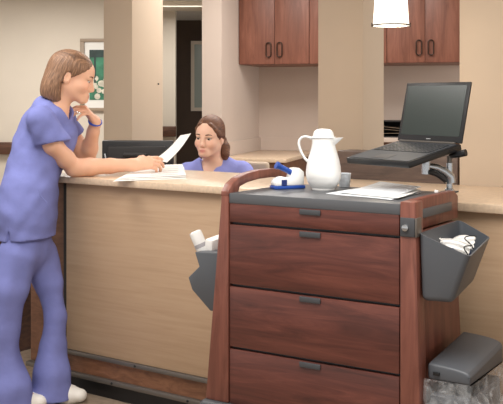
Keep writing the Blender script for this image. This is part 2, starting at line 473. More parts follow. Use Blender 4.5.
def add_hand(fd, wrist, fwd, palm, thumb, curls, tcurl=(.2, .3), k=1.0, spread=.06, wr=.025):
    """palm = direction the palm faces, thumb = side of the thumb"""
    w = Vector(wrist); f = Vector(fwd).normalized(); p = Vector(palm); p = (p - f * p.dot(f)).normalized()
    t = f.cross(p)
    if t.dot(Vector(thumb)) < 0: t = -t
    at = lambda a, b, c: w + (f * a + t * b + p * c) * k
    for b_, l in ((.024, .078), (.008, .082), (-.008, .078), (-.022, .070)):
        fd.cone(at(.0, b_ * .6, 0), at(l, b_, 0), .014 * k, .0105 * k, .010)
    fd.cone(at(-.01, 0, 0), at(.03, 0, 0.002), wr * k, .020 * k, .015, flat=(p, .72))
    fd.cone(at(.018, .018, .006), at(.045, .026, .008), .015 * k, .013 * k, .010)
    tips = []
    for i, (b_, l0, ln, r) in enumerate(((.025, .078, (.038, .024, .019), .0082), (.008, .083, (.042, .027, .020), .0085), (-.009, .079, (.039, .025, .020), .008), (-.024, .070, (.030, .019, .017), .007))):
        pos = at(l0, b_, 0); ang = 0.0; sp = (1.5 - i) * spread
        for j in range(3):
            ang += curls[i][j]
            d = (f * math.cos(ang) + p * math.sin(ang)) + t * sp * math.cos(ang)
            d.normalize(); nx = pos + d * ln[j] * k
            fd.cone(pos, nx, r * k * (1.08 - .1 * j), r * k * (.98 - .1 * j), .0035); pos = nx
        tips.append(pos)
    pos = at(.022, .022, .006); ang = tcurl[0]
    d0 = (f * .72 + t * .62 + p * .25).normalized()
    for j, (ln, r) in enumerate(((.036, .011), (.028, .0095), (.024, .0082))):
        d = (d0 * math.cos(ang * j) + (p * .6 - t * .55).normalized() * math.sin(ang * j)).normalized()
        nx = pos + d * ln * k; fd.cone(pos, nx, r * k, r * k * .9, .006); pos = nx
    tips.append(pos)
    return tips

# ================================================================== CAMERA
cam = bpy.data.cameras.new('camera'); co_ = bpy.data.objects.new('camera', cam); COL.objects.link(co_)
co_.location = (0, 0, H); co_.rotation_euler = (R(90), 0, 0)
cam.sensor_width = 36; cam.lens = F / 503 * 36; cam.shift_y = -(202 - HZ) / 503; cam.shift_x = 0
cam.clip_start = .05; cam.clip_end = 100
sc.camera = co_

# ================================================================== SETTING
AC = R(34.9)                                           # heading of the counter
CO = Vector((-.915, 4.479, 0))                         # its front-left corner
def cl(u, v, z=0): return CO + Vector((math.cos(AC) * u + math.sin(AC) * v, -math.sin(AC) * u + math.cos(AC) * v, z))
AB = R(16)
BO = Vector((.065, 8.25, 0))                           # back corner of the alcove
def bl(u, v, z=0): return BO + Vector((math.cos(AB) * u + math.sin(AB) * v, -math.sin(AB) * u + math.cos(AB) * v, z))
CEIL = 2.5

def struct(name, b, m, loc=(0, 0, 0), rz=0, parent=None, label=None, cat=None):
    o = b.build(name, m, parent); o.location = loc; o.rotation_euler = (0, 0, rz); o['kind'] = 'structure'
    if label: o['label'] = label; o['category'] = cat
    return o
struct('floor', MB().box(-7, 7, -2, 21, -.1, 0), M_floor, label='taupe vinyl floor under the counter and cart', cat='floor')
struct('ceiling', MB().box(-7, 7, -2, 21, CEIL, CEIL + .1), M_ceil, label='pale ceiling over the corridor behind', cat='ceiling')
# the wall and pillars of the station
struct('wall_right', MB().box(1.735, 4.2, .652, .80, 0, CEIL), M_wallb, CO, -AC, label='tan wall rising behind the right end of the counter', cat='wall')
def px_on(line_p, line_d, px):
    k = (px - CX) / F; return (k * line_p.y - line_p.x) / (line_d.x - k * line_d.y)
uc = Vector((math.cos(AC), -math.sin(AC), 0)); vc = Vector((math.sin(AC), math.cos(AC), 0))
u0 = px_on(cl(0, 1.15), uc, 318); u1 = px_on(cl(0, 1.15), uc, 363); v1 = px_on(cl(u1, 1.15), vc, 384)
struct('column', MB().box(u0, u1, 1.15, 1.15 + v1, 0, CEIL, .004), M_wallb, CO, -AC, label='square tan column behind the pitcher and pendant lamp', cat='column')
u0 = px_on(cl(0, 1.15), uc, 103.5); u1 = px_on(cl(0, 1.15), uc, 132); v1 = px_on(cl(u1, 1.15), vc, 163)
struct('column', MB().box(u0, u1, 1.15, 1.15 + v1, 0, CEIL, .004), M_wallb, CO, -AC, label='square tan column between the two women behind the monitor', cat='column')
pk = MB(); pk.lathe([(0, 0), (.006, 0), (.005, .004), (0, .005)], n=12, M=Matrix.Translation((0, 0, 0)) @ Matrix.Rotation(R(90), 4, 'Y'))
o = pk.build('wall_peg', M_black); o.location = CO + Vector((0, 0, 0))
q = cl(u1 + .0005, 1.15 + v1 * .84, H + .094); o.location = q; o.rotation_euler = (0, 0, -AC)
tag(o, 'tiny dark peg on the side of the left column', 'peg')
# alcove
ub = Vector((math.cos(AB), -math.sin(AB), 0)); vb = Vector((math.sin(AB), math.cos(AB), 0))
struct('wall_back', MB().box(-.15, 4.2, 0, .14, 0, CEIL), M_walll, BO, -AB, label='pale wall under the hanging wood cabinets', cat='wall')
ve = px_on(bl(0, 0), vb, 221.5)
ul = px_on(bl(0, ve), ub, 202)
struct('wall_side', MB().box(ul, 0, ve, .14, 0, CEIL), M_walll, BO, -AB, label='pale partition wall end beside the dark doorway', cat='wall')
# far rooms on the left
ALo = P(103, 99, 10.15); ALo.z = 0; AL = R(6)
ul_d = Vector((math.cos(AL), -math.sin(AL), 0))
struct('wall_left', MB().box(-4.5, .55, 0, .15, 0, 2.62), M_wall, ALo, -AL, label='cream corridor wall behind the standing woman', cat='wall')
struct('wall_far', MB().box(-1.2, 0, 0, .15, 0, 2.7), M_wall, (P(175.5, 99, 11.7).x, 11.7, 0), 0, label='cream far corridor wall seen past the left column', cat='wall')
struct('wall_end', MB().box(-.4, 4.5, 0, .15, 0, 2.7), M_dark, (P(170, 99, 13.6).x, 13.6, 0), 0, label='dark brown wall at the end of the corridor', cat='wall')
struct('trim_1', MB().box(-1.6, 1.6, -.3, .2, CEIL - .07, CEIL - .002), M_ivory, (-1.0, 11.2, 0), 0, label='pale ceiling soffit above the corridor opening', cat='soffit')
# handrails
def rail(p0, d, u0, u1, z, hh, label):
    a = math.atan2(d.y, d.x)
    r = empty('handrail', (p0.x, p0.y, 0), (0, 0, a))
    tag(r, label, 'handrail')
    MB().box(u0, u1, -.085, -.04, z - hh, z + hh, .012).build('rail', M_dwood, r)
    for k in range(4):
        u = u0 + (u1 - u0) * (k + .5) / 4
        MB().box(u - .03, u + .03, -.05, -.001, z - .03, z + .03).build('bracket', M_bronze, r)
rail(ALo, ul_d, -3.0, -.3, H - 50.5 / F * 9.95, .066, 'dark wood handrail on the cream wall behind the standing woman')
rail(Vector((P(176.5, 99, 11.7).x, 11.7, 0)), Vector((1, 0, 0)), -.9, 0, H - 32.5 / F * 11.63, .064, 'dark wood handrail on the far wall past the left column')
# pale pane on the dark end wall
dw = empty('window_1', (0, 0, 0)); dw['kind'] = 'structure'; tag(dw, 'pale frosted pane in a white frame on the dark wall', 'window')
x0, x1 = P(191, 99, 13.58).x, P(207, 99, 13.58).x
zt, zb = P(0, 41, 13.58).z, P(0, 111, 13.58).z
fr = MB()
for a in ((x0, x1, zt - .05, zt), (x0, x1, zb, zb + .05), (x0, x0 + .05, zb + .05, zt - .05), (x1 - .05, x1, zb + .05, zt - .05)): fr.box(a[0], a[1], 13.56, 13.599, a[2], a[3])
fr.build('window_frame', M_ivory, dw)
MB().box(x0 + .04, x1 - .04, 13.575, 13.59, zb + .04, zt - .04).build('pane', M_pane, dw)
# picture
pa = px_on(ALo, ul_d, 81); pic = empty('framed_picture', ALo, (0, 0, -AL))
tag(pic, 'framed green picture with white mat beside the left column', 'picture')
d_ = 10.2; zt = H + 60 / F * d_; zb = H - 12 / F * d_; pw = .46
b = MB()
for a in ((pa, pa + pw, zt - .035, zt), (pa, pa + pw, zb, zb + .035), (pa, pa + .045, zb + .035, zt - .035), (pa + pw - .045, pa + pw, zb + .035, zt - .035)): b.box(a[0], a[1], -.04, -.002, a[2], a[3], .003)
b.build('picture_frame', M_frame, pic)
MB().box(pa + .04, pa + pw - .04, -.02, -.01, zb + .03, zt - .03).build('mat_board', M_matbd, pic)
ar = MB().box(pa + .10, pa + pw - .10, -.026, -.021, zb + .12, zt - .12).build('artwork', M_green, pic)
b = MB(); b.box(pa + .10, pa + pw - .10, -.029, -.0265, zt - .2, zt - .12); b.box(pa + .15, pa + .17, -.029, -.0265, zb + .3, zt - .2)
b.build('dark_band', M_artd, ar)
b = MB(); rr = random.Random(3)
for i in range(16):
    cx, cz = pa + .12 + rr.random() * .22, zb + .15 + rr.random() * .2
    b.lathe([(0, 0), (.02 + .015 * rr.random(), 0), (0, .004)], n=9, M=Matrix.Translation((cx, -.0265, cz)) @ Matrix.Rotation(R(90), 4, 'X'))
b.build('pale_blossom', M_artw, ar)['kind'] = 'stuff'

# hanging cabinets of the back wall
CBZ = H + 34.2 / F * 7.68
cf = -.62
def cbu(px): return px_on(bl(0, cf), ub, px)
def cabinet(ua, um, ue, label):
    r = empty('wall_cabinet', BO, (0, 0, -AB)); tag(r, label, 'cabinet', 'hanging cabinets on the back wall')
    MB().box(ua, ue, cf + .022, -.002, CBZ, CBZ + .78).build('body', M_cab, r)
    for (a, e, hx) in ((ua, um, um - .045), (um, ue, um + .045)):
        d = MB().box(a + .0015, e - .0015, cf, cf + .02, CBZ + .003, CBZ + .777, .0015).build('door', M_cab, r)
        b = MB(); zc = CBZ + .115
        b.tube([(hx + .02 * sx, cf - .016, zc + sz) for sx, sz in ((0, .058), (.7, .054), (1, .042), (1, -.042), (.7, -.054), (0, -.058), (-.7, -.054), (-1, -.042), (-1, .042), (-.7, .054), (0, .058))], .005, 8, up=(0, 1, 0))
        for sz in (-.056, .056): b.tube([(hx, cf - .016, zc + sz), (hx, cf, zc + sz)], .005, 8)
        b.build('handle', M_bronze, d)
c1, c2, c3 = cbu(239), cbu(274.5), cbu(309)
cabinet(c1, c2, c3, 'hanging cherry cabinet left of the tan column, above the bare alcove')
d1, d2 = cbu(425), cbu(462)
e1 = d1 - (d2 - d1) * 1.05
cabinet(c3 + .002, (c3 + e1) / 2, e1 - .002, 'hanging cherry cabinet mostly hidden behind the tan column')
cabinet(e1, d1, d2, 'hanging cherry cabinet above the laptop, right of the pendant lamp')
# low side counter in the alcove
vf = None
lc = empty('side_counter', BO, (0, 0, -AB)); tag(lc, 'low beige side counter in the alcove behind the seated woman', 'counter')
v0 = ve - .06
uR = px_on(bl(0, v0), ub, 286)
MB().box(.002, uR, v0, -.002, .90, .93, .004).build('counter_top', M_top, lc)
MB().box(.002, uR - .03, v0 + .04, -.002, .0, .899).build('base_cabinet', M_bwood, lc)
b = MB(); b.box(.002, .02, v0, -.002, .931, 1.043); b.box(.021, uR + .5, -.02, -.002, .931, 1.043)
b.build('backsplash', M_walll, lc)
# second back counter with the dark box
bc = empty('back_counter', BO, (0, 0, -AB)); tag(bc, 'back counter behind the laptop under the right hanging cabinet', 'counter')
bu0 = px_on(bl(0, -.5), ub, 372)
MB().box(bu0, 2.6, -.55, -.002, 1.035, 1.07, .004).build('counter_top', M_walll, bc)
MB().box(bu0, 2.6, -.52, -.002, 0, 1.034).build('base_cabinet', M_bwood, bc)
tr = empty('document_tray', bl(px_on(bl(0, -.3), ub, 396), -.3, 1.071), (0, 0, -AB)); tag(tr, 'dark glossy document tray on the back counter beside the column', 'tray')
b = MB(); b.box(-.2, .2, -.15, .15, 0, .008); b.box(-.2, -.19, -.15, .15, .008, .13); b.box(.19, .2, -.15, .15, .008, .13); b.box(-.2, .2, .14, .15, .008, .13); b.box(-.2, .2, -.15, .15, .122, .13)
b.build('tray_shell', M_soft, tr)
b = MB()
for i in range(3): b.sheet(lambda s_, t_, i=i: Vector((-.17 + .34 * s_, -.13 + .25 * t_, .02 + .03 * i + .012 * math.sin(3 * s_ + i))), 8, 4, .002)
b.build('paper_insert', M_frame, tr)

# ================================================================== THE COUNTER
ct = empty('reception_counter', CO, (0, 0, -AC)); tag(ct, 'long tan laminate nurse station counter with pale stone top', 'counter')
CT = 1.01; UL, UR_, DV = -.25, 3.3, .65
MB().box(UL, UR_, 0, DV, CT - .031, CT, .004).build('counter_top', M_top, ct)
MB().box(.028, UR_, .03, .05, .195, CT - .032, .002).build('front_panel', M_lam, ct)
MB().box(-.24, UR_ - .02, .055, .17, .075, CT - .032).build('carcass', M_dwood, ct)
MB().box(-.24, .03, .052, .0545, .1, CT - .033).build('end_panel', M_bwood, ct)
MB().box(.006, .0275, .034, .056, .096, CT - .032).build('gap_shade_strip', M_soft, ct)  # near-black strip standing in for the shadow in the gap beside the front panel
MB().box(.028, UR_, .034, .054, .096, .174).build('plinth_board', M_bwood, ct)
b = MB().box(.03, UR_, .018, .054, .175, .194, .003).build('bumper_rail', M_gsteel, ct)
r2 = MB().box(-.24, UR_, .018, .054, .073, .095, .003).build('bumper_rail', M_gsteel, ct)
for par, z, ph in ((b, .1845, .30), (r2, .084, .60)):
    for i in range(4):
        u = ph + i * .44 - .27
        MB().lathe([(0, 0), (.0065, 0), (.005, .003), (0, .004)], n=10, M=Matrix.Translation((u, .018, z)) @ Matrix.Rotation(R(90), 4, 'X')).build('screw', M_black, par)
MB().box(-.22, UR_, .05, .16, .0, .072).build('kick_base', M_black, ct)
MB().box(-.72, 1.6, .18, .95, .70, .725).build('work_surface', M_top, ct)
for u in (-.70, 1.55): MB().box(u, u + .03, .2, .93, 0, .699).build('support_panel', M_dwood, ct)
ua = px_on(cl(0, .655), uc, 337)
MB().box(ua, 1.725, .655, .78, .726, 1.137, .006).build('wood_upstand', M_uwood, ct)

# monitor behind the counter, seen from the back
mp_ = P(138, 150, 5.42)
mo = empty('monitor', (mp_.x, mp_.y, .726), (R(0), 0, R(-4))); tag(mo, 'black flat monitor seen from behind between the two women', 'monitor')
MB().box(-.205, .205, -.02, .02, .12, P(0, 140.5, 5.4).z - .726, .008).build('screen_back', M_black, mo)
MB().box(-.17, .17, -.045, -.0205, .15, .38, .012).build('rear_housing', M_soft, mo)
MB().tube([(-.065, -.055, .325), (-.065, -.075, .33), (.06, -.075, .33), (.06, -.055, .325)], .014, 8).build('carry_handle', M_soft, mo)
MB().box(-.03, .03, -.07, -.046, .02, .3, .005).build('stand_neck', M_black, mo)
MB().box(-.12, .12, -.12, .06, 0, .02, .006).build('stand_base', M_black, mo)
MB().tube([(-.185, -.026, .335), (-.155, -.05, .24)], .0065, 6).build('cable', M_steel, mo)

# pendant lamp
pl_ = P(391, 26, 3.75)
pe = empty('pendant_lamp', (pl_.x, pl_.y, pl_.z)); tag(pe, 'glowing white pendant lamp hanging above the counter near laptop', 'lamp')
MB().lathe([(.071, 0), (.069, .03), (.055, .24), (.052, .245), (.050, .24), (.066, .03), (.068, 0)], n=40).build('lamp_shade', M_shade, pe)
MB().lathe([(.066, 0), (.074, 0), (.0745, .006), (.066, .006)], n=40).build('shade_ring', M_gsteel, pe)
MB().box(-.077, -.0725, -.004, .004, -.004, .012).build('clip', M_bronze, pe); MB().box(.0725, .077, -.004, .004, -.004, .012).build('clip', M_bronze, pe)
MB().lathe([(0, .235), (.05, .236), (.045, .26), (.012, .28), (.012, .3), (0, .3)], n=24).build('shade_cap', M_gsteel, pe)
MB().tube([(0, 0, .29), (0, 0, CEIL - pl_.z - .02)], .004, 8).build('cord', M_black, pe)
MB().lathe([(0, CEIL - pl_.z - .03), (.05, CEIL - pl_.z - .025), (.06, CEIL - pl_.z - .001), (0, CEIL - pl_.z - .001)], n=24).build('ceiling_rose', M_gsteel, pe)
MB().lathe([(0, .06), (.02, .065), (.032, .1), (.02, .15), (.012, .18), (0, .23)], n=20).build('bulb', mat('bulb_glow', (255, 250, 235), .4, emit=(255, 244, 224), es=6), pe)

# ================================================================== THE CART
AK = R(32.5); KO = Vector((.4435, 2.835, 0))
uk = Vector((math.cos(AK), -math.sin(AK), 0)); vk = Vector((math.sin(AK), math.cos(AK), 0))
KT = 1.06; KW, KD = .615, .42
MK = Matrix.Translation(KO) @ Matrix.Rotation(-AK, 4, 'Z'); MKi = MK.inverted()
def kw(u, v, z): return MK @ Vector((u, v, z))
cart = empty('medicine_cart', KO, (0, 0, -AK)); tag(cart, 'tall cherry wood medicine cart with slate top and drawers', 'cart')
MB().box(-KW, 0, .0, KD, KT - .034, KT, .003).build('cart_top', M_slate, cart)
MB().box(-KW + .002, -.002, .02, KD - .005, .33, KT - .036).build('carcass', M_slated, cart)
def zk(py, u=0.): return H - (py - HZ) / F * kw(u, 0, 0).y
zs = [zk(214.5), zk(237), zk(306), zk(375.5), .335]
zt_ = [zs[0]] + [z - .0035 for z in zs[1:4]]
for i in range(4):
    z1, z0 = zt_[i] - .002, zs[i + 1] + .0025
    d = MB().box(-KW + .003, -.003, .0, .0195, z0, z1, .0025).build('drawer', M_cart, cart)
    hx0, hx1 = -.343, -.268
    hz = z1 - .0025
    MB().box(hx0, hx1, -.006, -.0003, hz - .017, hz, .002).build('drawer_pull', M_slated, d)
# side panels with front posts
def side(name, xin, xtop, xbot, y0, y1, y1b, z0, z1, m):
    return MB().hexa([(xin, y0, z0), (xbot, y0, z0), (xbot, y1b, z0), (xin, y1b, z0), (xin, y0, z1), (xtop, y0, z1), (xtop, y1, z1), (xin, y1, z1)], .004).build(name, m, cart)
side('front_post', .001, .050, .066, -.004, .055, .055, .36, KT + .008, M_cartv)
side('side_panel', .001, .026, .048, .056, KD - .03, KD + .0, .36, KT - .09, M_cartv)
MB().prism([(.026, .056, KT + .009), (.026, .056, KT - .085), (.026, KD, KT - .085), (.026, KD, KT - .01), (.026, KD - .035, KT + .01)], (-.025, 0, 0), .004).build('end_cap', M_cartv, cart)
MB().box(.0265, .030, .075, KD - .07, KT - .052, KT - .024, .001).build('cap_slot', M_slate, cart)
b = MB(); b.box(.0, .012, KD - .15, KD - .138, KT + .0105, KT + .019, .002); b.build('cap_button', M_white, cart)
lk = MB().box(.003, .050, -.009, -.0035, zk(236), zk(217), .003).build('lock_plate', M_slated, cart)
MB().box(.0505, .0565, -.009, .03, zk(236), zk(217), .002).build('lock_return', M_gsteel, lk)
MB().lathe([(0, 0), (.011, 0), (.010, .006), (.004, .008), (0, .008)], n=20, M=Matrix.Translation((.021, -.009, zk(227))) @ Matrix.Rotation(R(90), 4, 'X')).build('lock_barrel', M_steel, lk)
# left side: post, panel and arched handle
xl = -KW - .001
MB().hexa([(xl - .092, -.004, .36), (xl, -.004, .36), (xl, .055, .36), (xl - .092, .055, .36), (xl - .027, -.004, KT - .01), (xl, -.004, KT - .01), (xl, .055, KT - .01), (xl - .027, .055, KT - .01)], .004).build('front_post', M_cartv, cart)
MB().hexa([(xl - .072, .056, .36), (xl, .056, .36), (xl, KD, .36), (xl - .072, KD, .36), (xl - .022, .056, KT - .035), (xl, .056, KT - .035), (xl, KD, KT - .035), (xl - .022, KD, KT - .035)], .004).build('side_panel', M_cartv, cart)
outer = [(-.004, -.012), (-.002, .004), (.02, .028), (.06, .046), (.12, .058), (.19, .064), (.28, .064), (.36, .058), (.40, .045), (.418, .02), (.42, -.034)]
inner = [(.385, -.034), (.383, .012), (.365, .026), (.28, .033), (.19, .033), (.12, .027), (.07, .016), (.055, -.012)]
MB().prism([(xl, y, KT + z) for y, z in outer + inner], (-.030, 0, 0), .003).build('arch_handle', M_cartv, cart)
# base and casters
b = MB(); b.box(-KW - .11, .085, -.03, KD + .03, .26, .36, .02, 3); b.build('cart_base', M_slated, cart)
for u in (-KW - .03, .03):
    for v in (.03, KD - .03):
        c = MB().tube([(u, v, .06), (u, v, .26)], .018, 12).build('caster', M_gsteel, cart)
        MB().lathe([(0, -.016), (.045, -.016), (.06, -.008), (.06, .008), (.045, .016), (0, .016)], n=24, M=Matrix.Translation((u, v, .06)) @ Matrix.Rotation(R(90), 4, 'Y')).build('wheel', M_black, c)
# storage pocket on the right side (hollow, tapering)
def hollow(name, rim, bot, th, m, parent):
    """open box between a four-corner rim and a four-corner bottom"""
    bm = bmesh.new()
    o = [bm.verts.new(p) for p in rim]; q = [bm.verts.new(p) for p in bot]
    for i in range(4): bm.faces.new([o[i], o[(i + 1) % 4], q[(i + 1) % 4], q[i]])
    bm.faces.new(q)
    bmesh.ops.recalc_face_normals(bm, faces=bm.faces)
    bmesh.ops.bevel(bm, geom=[e for e in bm.edges if len(e.link_faces) == 2], offset=.014, segments=3, affect='EDGES', profile=.5)
    bmesh.ops.solidify(bm, geom=bm.faces[:], thickness=th)
    M_ = MB(); M_.bm.free(); M_.bm = bm
    return M_.build(name, m, parent)
def kfrom(px, py, d): return MKi @ P(px, py, d)
pr = [Vector((.056, .03, .975)), Vector((.056, .345, .968)), Vector((.155, .345, .925)), Vector((.185, .01, .917))]
def on_u(px, py, u, v=None):
    """point of the cart frame where the pixel's ray meets the plane x = u (cart local)"""
    o_ = MKi @ Vector((0, 0, H)); t_ = MKi @ P(px, py, 1.0); d_ = t_ - o_
    k = (u - o_.x) / d_.x; return o_ + d_ * k
def on_v(px, py, v):
    o_ = MKi @ Vector((0, 0, H)); t_ = MKi @ P(px, py, 1.0); d_ = t_ - o_
    k = (v - o_.y) / d_.y; return o_ + d_ * k
A0 = on_u(420, 233.5, .058); A1 = on_u(459.5, 220, .058)
pr = [A0, A1, on_v(489, 237, A1.y - .01), on_v(469, 256, A0.y - .01)]
pb = [on_v(424, 300, A0.y), None, None, on_v(452, 302, A0.y)]
pb[0].x = .066
pb[1] = Vector((.066, A1.y, pb[0].z)); pb[2] = Vector((.100, A1.y, pb[3].z))
hollow('storage_pocket', pr, pb, .004, M_bin, cart)
zin = (pr[0].z + pr[3].z) / 2
# waste bin on the right side below it
B0 = on_u(427.5, 363, .070); B1 = on_u(463, 332, .070)
C0 = on_v(470, 378, B0.y - .005); C1 = on_v(501, 347, B1.y)
wb = MB().box(.072, C0.x - .005, B0.y, B1.y - .005, .10, B0.z - .09, .012).build('waste_bin', M_bin, cart)
LT = .062
nn = 10
b = bmesh.new(); rows = []
for i in range(nn + 1):
    t = i / nn
    x = .070 + (C0.x - .070) * math.sin(t * math.pi / 2)
    zz = lambda ya, za, zb_: za + (zb_ - za) * (1 - math.cos(t * math.pi / 2))
    yA, yB = B0.y - .006 * t, B1.y
    zA = B0.z + (C0.z - B0.z) * (.35 * t + .65 * t ** 3); zB = B1.z + .004 + (C1.z - B1.z) * (.35 * t + .65 * t ** 3)
    rows.append([b.verts.new((x, yA, zA)), b.verts.new((x, yB, zB))])
lo_ = [[b.verts.new((r_[0].co.x, r_[0].co.y, B0.z - .048)), b.verts.new((r_[1].co.x, r_[1].co.y, B0.z - .048))] for r_ in rows]
for i in range(nn):
    b.faces.new([rows[i][0], rows[i + 1][0], rows[i + 1][1], rows[i][1]])
    b.faces.new([lo_[i][0], lo_[i][1], lo_[i + 1][1], lo_[i + 1][0]])
    b.faces.new([rows[i][0], lo_[i][0], lo_[i + 1][0], rows[i + 1][0]]); b.faces.new([rows[i][1], rows[i + 1][1], lo_[i + 1][1], lo_[i][1]])
b.faces.new([rows[0][0], rows[0][1], lo_[0][1], lo_[0][0]]); b.faces.new([rows[-1][0], lo_[-1][0], lo_[-1][1], rows[-1][1]])
bmesh.ops.recalc_face_normals(b, faces=b.faces)
sharp = [e for e in b.edges if len(e.link_faces) == 2 and e.calc_face_angle() > R(28)]
bmesh.ops.bevel(b, geom=sharp, offset=.008, segments=3, affect='EDGES', profile=.5)
mm = MB(); mm.bm.free(); mm.bm = b
lid = mm.build('bin_lid', M_bin, wb)
sl_ = on_v(436.5, 373.5, B0.y - .003)
MB().box(sl_.x - .010, sl_.x + .010, sl_.y - .004, sl_.y + .002, sl_.z - .006, sl_.z + .004, .001).build('lid_slot', M_black, lid)
# clear liner, crumpled over the rim
def liner(s_, t_):
    L0, L1 = C0.x + .006 - .062, B1.y - B0.y
    per = s_ * (2 * L0 + L1)
    if per < L0: p = Vector((.064 + per, B0.y - .008, 0)); n_ = Vector((0, -1, 0))
    elif per < L0 + L1: p = Vector((C0.x + .004, B0.y - .008 + (per - L0) * 1.02, 0)); n_ = Vector((1, 0, 0))
    else: p = Vector((C0.x + .004 - (per - L0 - L1), B1.y + .006, 0)); n_ = Vector((0, 1, 0))
    w = .009 * math.sin(per * 95 + 2 * math.sin(t_ * 5)) * t_ + .006 * math.sin(per * 210 + t_ * 9) * t_
    hang = .105 + .03 * math.sin(per * 23) + .018 * math.sin(per * 61 + 1)
    p += n_ * (.004 + .012 * t_ + w); p.z = B0.z - .043 - t_ * hang
    return p
MB().sheet(liner, 110, 10, 0).build('bin_liner', M_liner, wb)
# left pocket: notched profile swept along the side
prof = [(194.5, 252), (199, 266.5), (188, 277.5), (192, 290), (210, 311), (216, 311), (216, 252)]
pp = [on_v(x, y, .10) for x, y in prof]
xr = xl - .060
pp = [Vector((min(p.x, xr), .10, p.z)) for p in pp]
pp[4].x = min(pp[4].x, xr - .004); pp[5].x = xr; pp[6].x = xr + .012
MB().prism(pp, (0, .26, 0), .004).build('storage_pocket', M_bin, cart)
# laptop arm on the back right corner
ab = MKi @ P(449.5, 187, 3.17)
def kp(px, py, d): return MKi @ P(px, py, d)
arm = MB().lathe([(0, 0), (.016, 0), (.016, .012), (.011, .016), (.011, .1), (0, .1)], c=(kp(449.5, 189, 3.17).x, kp(449.5, 189, 3.17).y, KT - .0), n=20).build('laptop_arm', M_steel, cart)
MB().box(kp(449.5, 0, 3.17).x - .022, kp(449.5, 0, 3.17).x + .022, KD - .05, KD + .006, KT + .0005, KT + .006).build('arm_clamp', M_slated, arm)
MB().tube([kp(449.5, 183, 3.17), kp(449.5, 156, 3.17)], .0085, 12).build('pole', M_gsteel, arm)
MB().tube([kp(451, 183, 3.165), kp(450, 177, 3.165), kp(444, 171.5, 3.16), kp(436, 167.5, 3.155), kp(427, 166, 3.15)], [.016, .017, .016, .014, .012], 14).build('swing_arm', M_steel, arm)
MB().tube([kp(446, 181, 3.145), kp(438, 175, 3.14), kp(430, 172, 3.135)], .008, 10).build('spring_cover', M_soft, arm)
MB().lathe([(0, -.03), (.015, -.03), (.015, .015), (.024, .018), (.024, .022), (0, .022)], c=kp(426, 165, 3.15), n=20).build('tilt_head', M_steel, arm)
MB().tube([kp(450, 156, 3.17), kp(458, 154.5, 3.14), kp(466, 152.5, 3.12)], [.008, .011, .012], 12, .8).build('tilt_knob', M_black, arm)

# ================================================================== THINGS ON THE CART
# laptop
LO = Vector((.6085, 3.274, 1.2245))
lap = empty('laptop', LO, (R(12), 0, R(-55))); tag(lap, 'open black laptop on the swing arm over the cart corner', 'laptop')
LW, LD = .303, .247
MB().box(-LW / 2, LW / 2, -LD, 0, -.022, -.001, .004).build('base', M_black, lap)
MB().box(-LW / 2 + .008, LW / 2 - .008, -LD + .006, -.012, -.0008, .0006).build('palm_rest', M_deck, lap)
kb = MB()
for r_ in range(6):
    for c_ in range(14):
        x = -LW / 2 + .022 + c_ * .0187; y = -.034 - r_ * .0175
        kb.box(x, x + .0160, y - .0145, y, .0008, .0032, .001, 1)
kb.build('keyboard', M_key, lap)
MB().box(-.04, .03, -LD + .02, -LD + .068, .0008, .0014).build('touchpad', M_key, lap)
MB().box(-LW / 2 + .02, LW / 2 - .02, -.012, -.003, .0, .006, .002).build('hinge_bar', M_gsteel, lap)
qa = R(65); LM = Matrix.Rotation(qa, 4, 'X'); LH = .211
LM = Matrix.Translation((0, 0, .001)) @ LM
lidp = MB().box(-LW / 2, LW / 2, 0, LH, -.008, .0, .003, M=LM).build('lid', M_black, lap)
MB().box(-LW / 2 + .013, LW / 2 - .013, .022, LH - .012, .0003, .0012, M=LM).build('display', M_screen, lidp)
b = MB()
b.box(-.010, .010, .009, .0125, .0004, .001, M=LM); b.build('lid_badge', M_steel, lidp)

def cart_thing(name, px, py, label, cat, rz=0.0, z=KT):
    """a thing standing on the cart where the pixel's ray meets its top"""
    d = (H - z) * F / (py - HZ); p = P(px, py, d); p.z = z + .0004
    o = empty(name, p, (0, 0, rz)); tag(o, label, cat); return o
pit = cart_thing('pitcher', 323.5, 189.8, 'white insulated pitcher with domed lid on the cart top', 'pitcher', R(-10))
sk = 3.31 / F
PX = lambda px: px * sk
body = [(0, 0), (11.4, 0), (11.8, .6), (11.8, 2), (13.2, 3.6), (15.4, 7), (16.7, 10.5), (16.9, 11.6), (17.2, 12.2), (17.5, 16.5), (17.0, 23), (15.6, 30), (13.6, 36.5), (12.0, 42), (11.4, 46), (11.4, 51), (0, 51)]
MB().lathe([(PX(r), PX(z)) for r, z in body], n=48).build('body', M_white, pit)
MB().lathe([(0, PX(51.05)), (PX(12.0), PX(51.05)), (PX(12.4), PX(51.6)), (PX(12.2), PX(52.4)), (PX(10.6), PX(52.9)), (PX(10.3), PX(55)), (PX(9.3), PX(57.6)), (PX(7.4), PX(59.3)), (PX(4), PX(60.2)), (0, PX(60.5))], n=40).build('lid', M_white, pit)
b = MB(); b.hexa([(PX(6), -PX(6), PX(44)), (PX(11.3), -PX(1.6), PX(44)), (PX(11.3), PX(1.6), PX(44)), (PX(6), PX(6), PX(44)),
                  (PX(6), -PX(9), PX(51.2)), (PX(19.8), -PX(1.0), PX(51.8)), (PX(19.8), PX(1.0), PX(51.8)), (PX(6), PX(9), PX(51.2))], .0015)
b.build('spout', M_white, pit)
hp = [(-11.3, 50.4), (-14.5, 51.8), (-18, 52.4), (-21.5, 51.6), (-24, 49), (-24.6, 45.5), (-23.6, 40.5), (-21.4, 35.5), (-18.8, 31), (-15.4, 27.5)]
MB().tube([(PX(x), 0, PX(z)) for x, z in hp], PX(1.35), 12, 1.5).build('handle', M_white, pit)
cup = cart_thing('paper_cup', 344.5, 187, 'small white cup just right of the pitcher', 'cup')
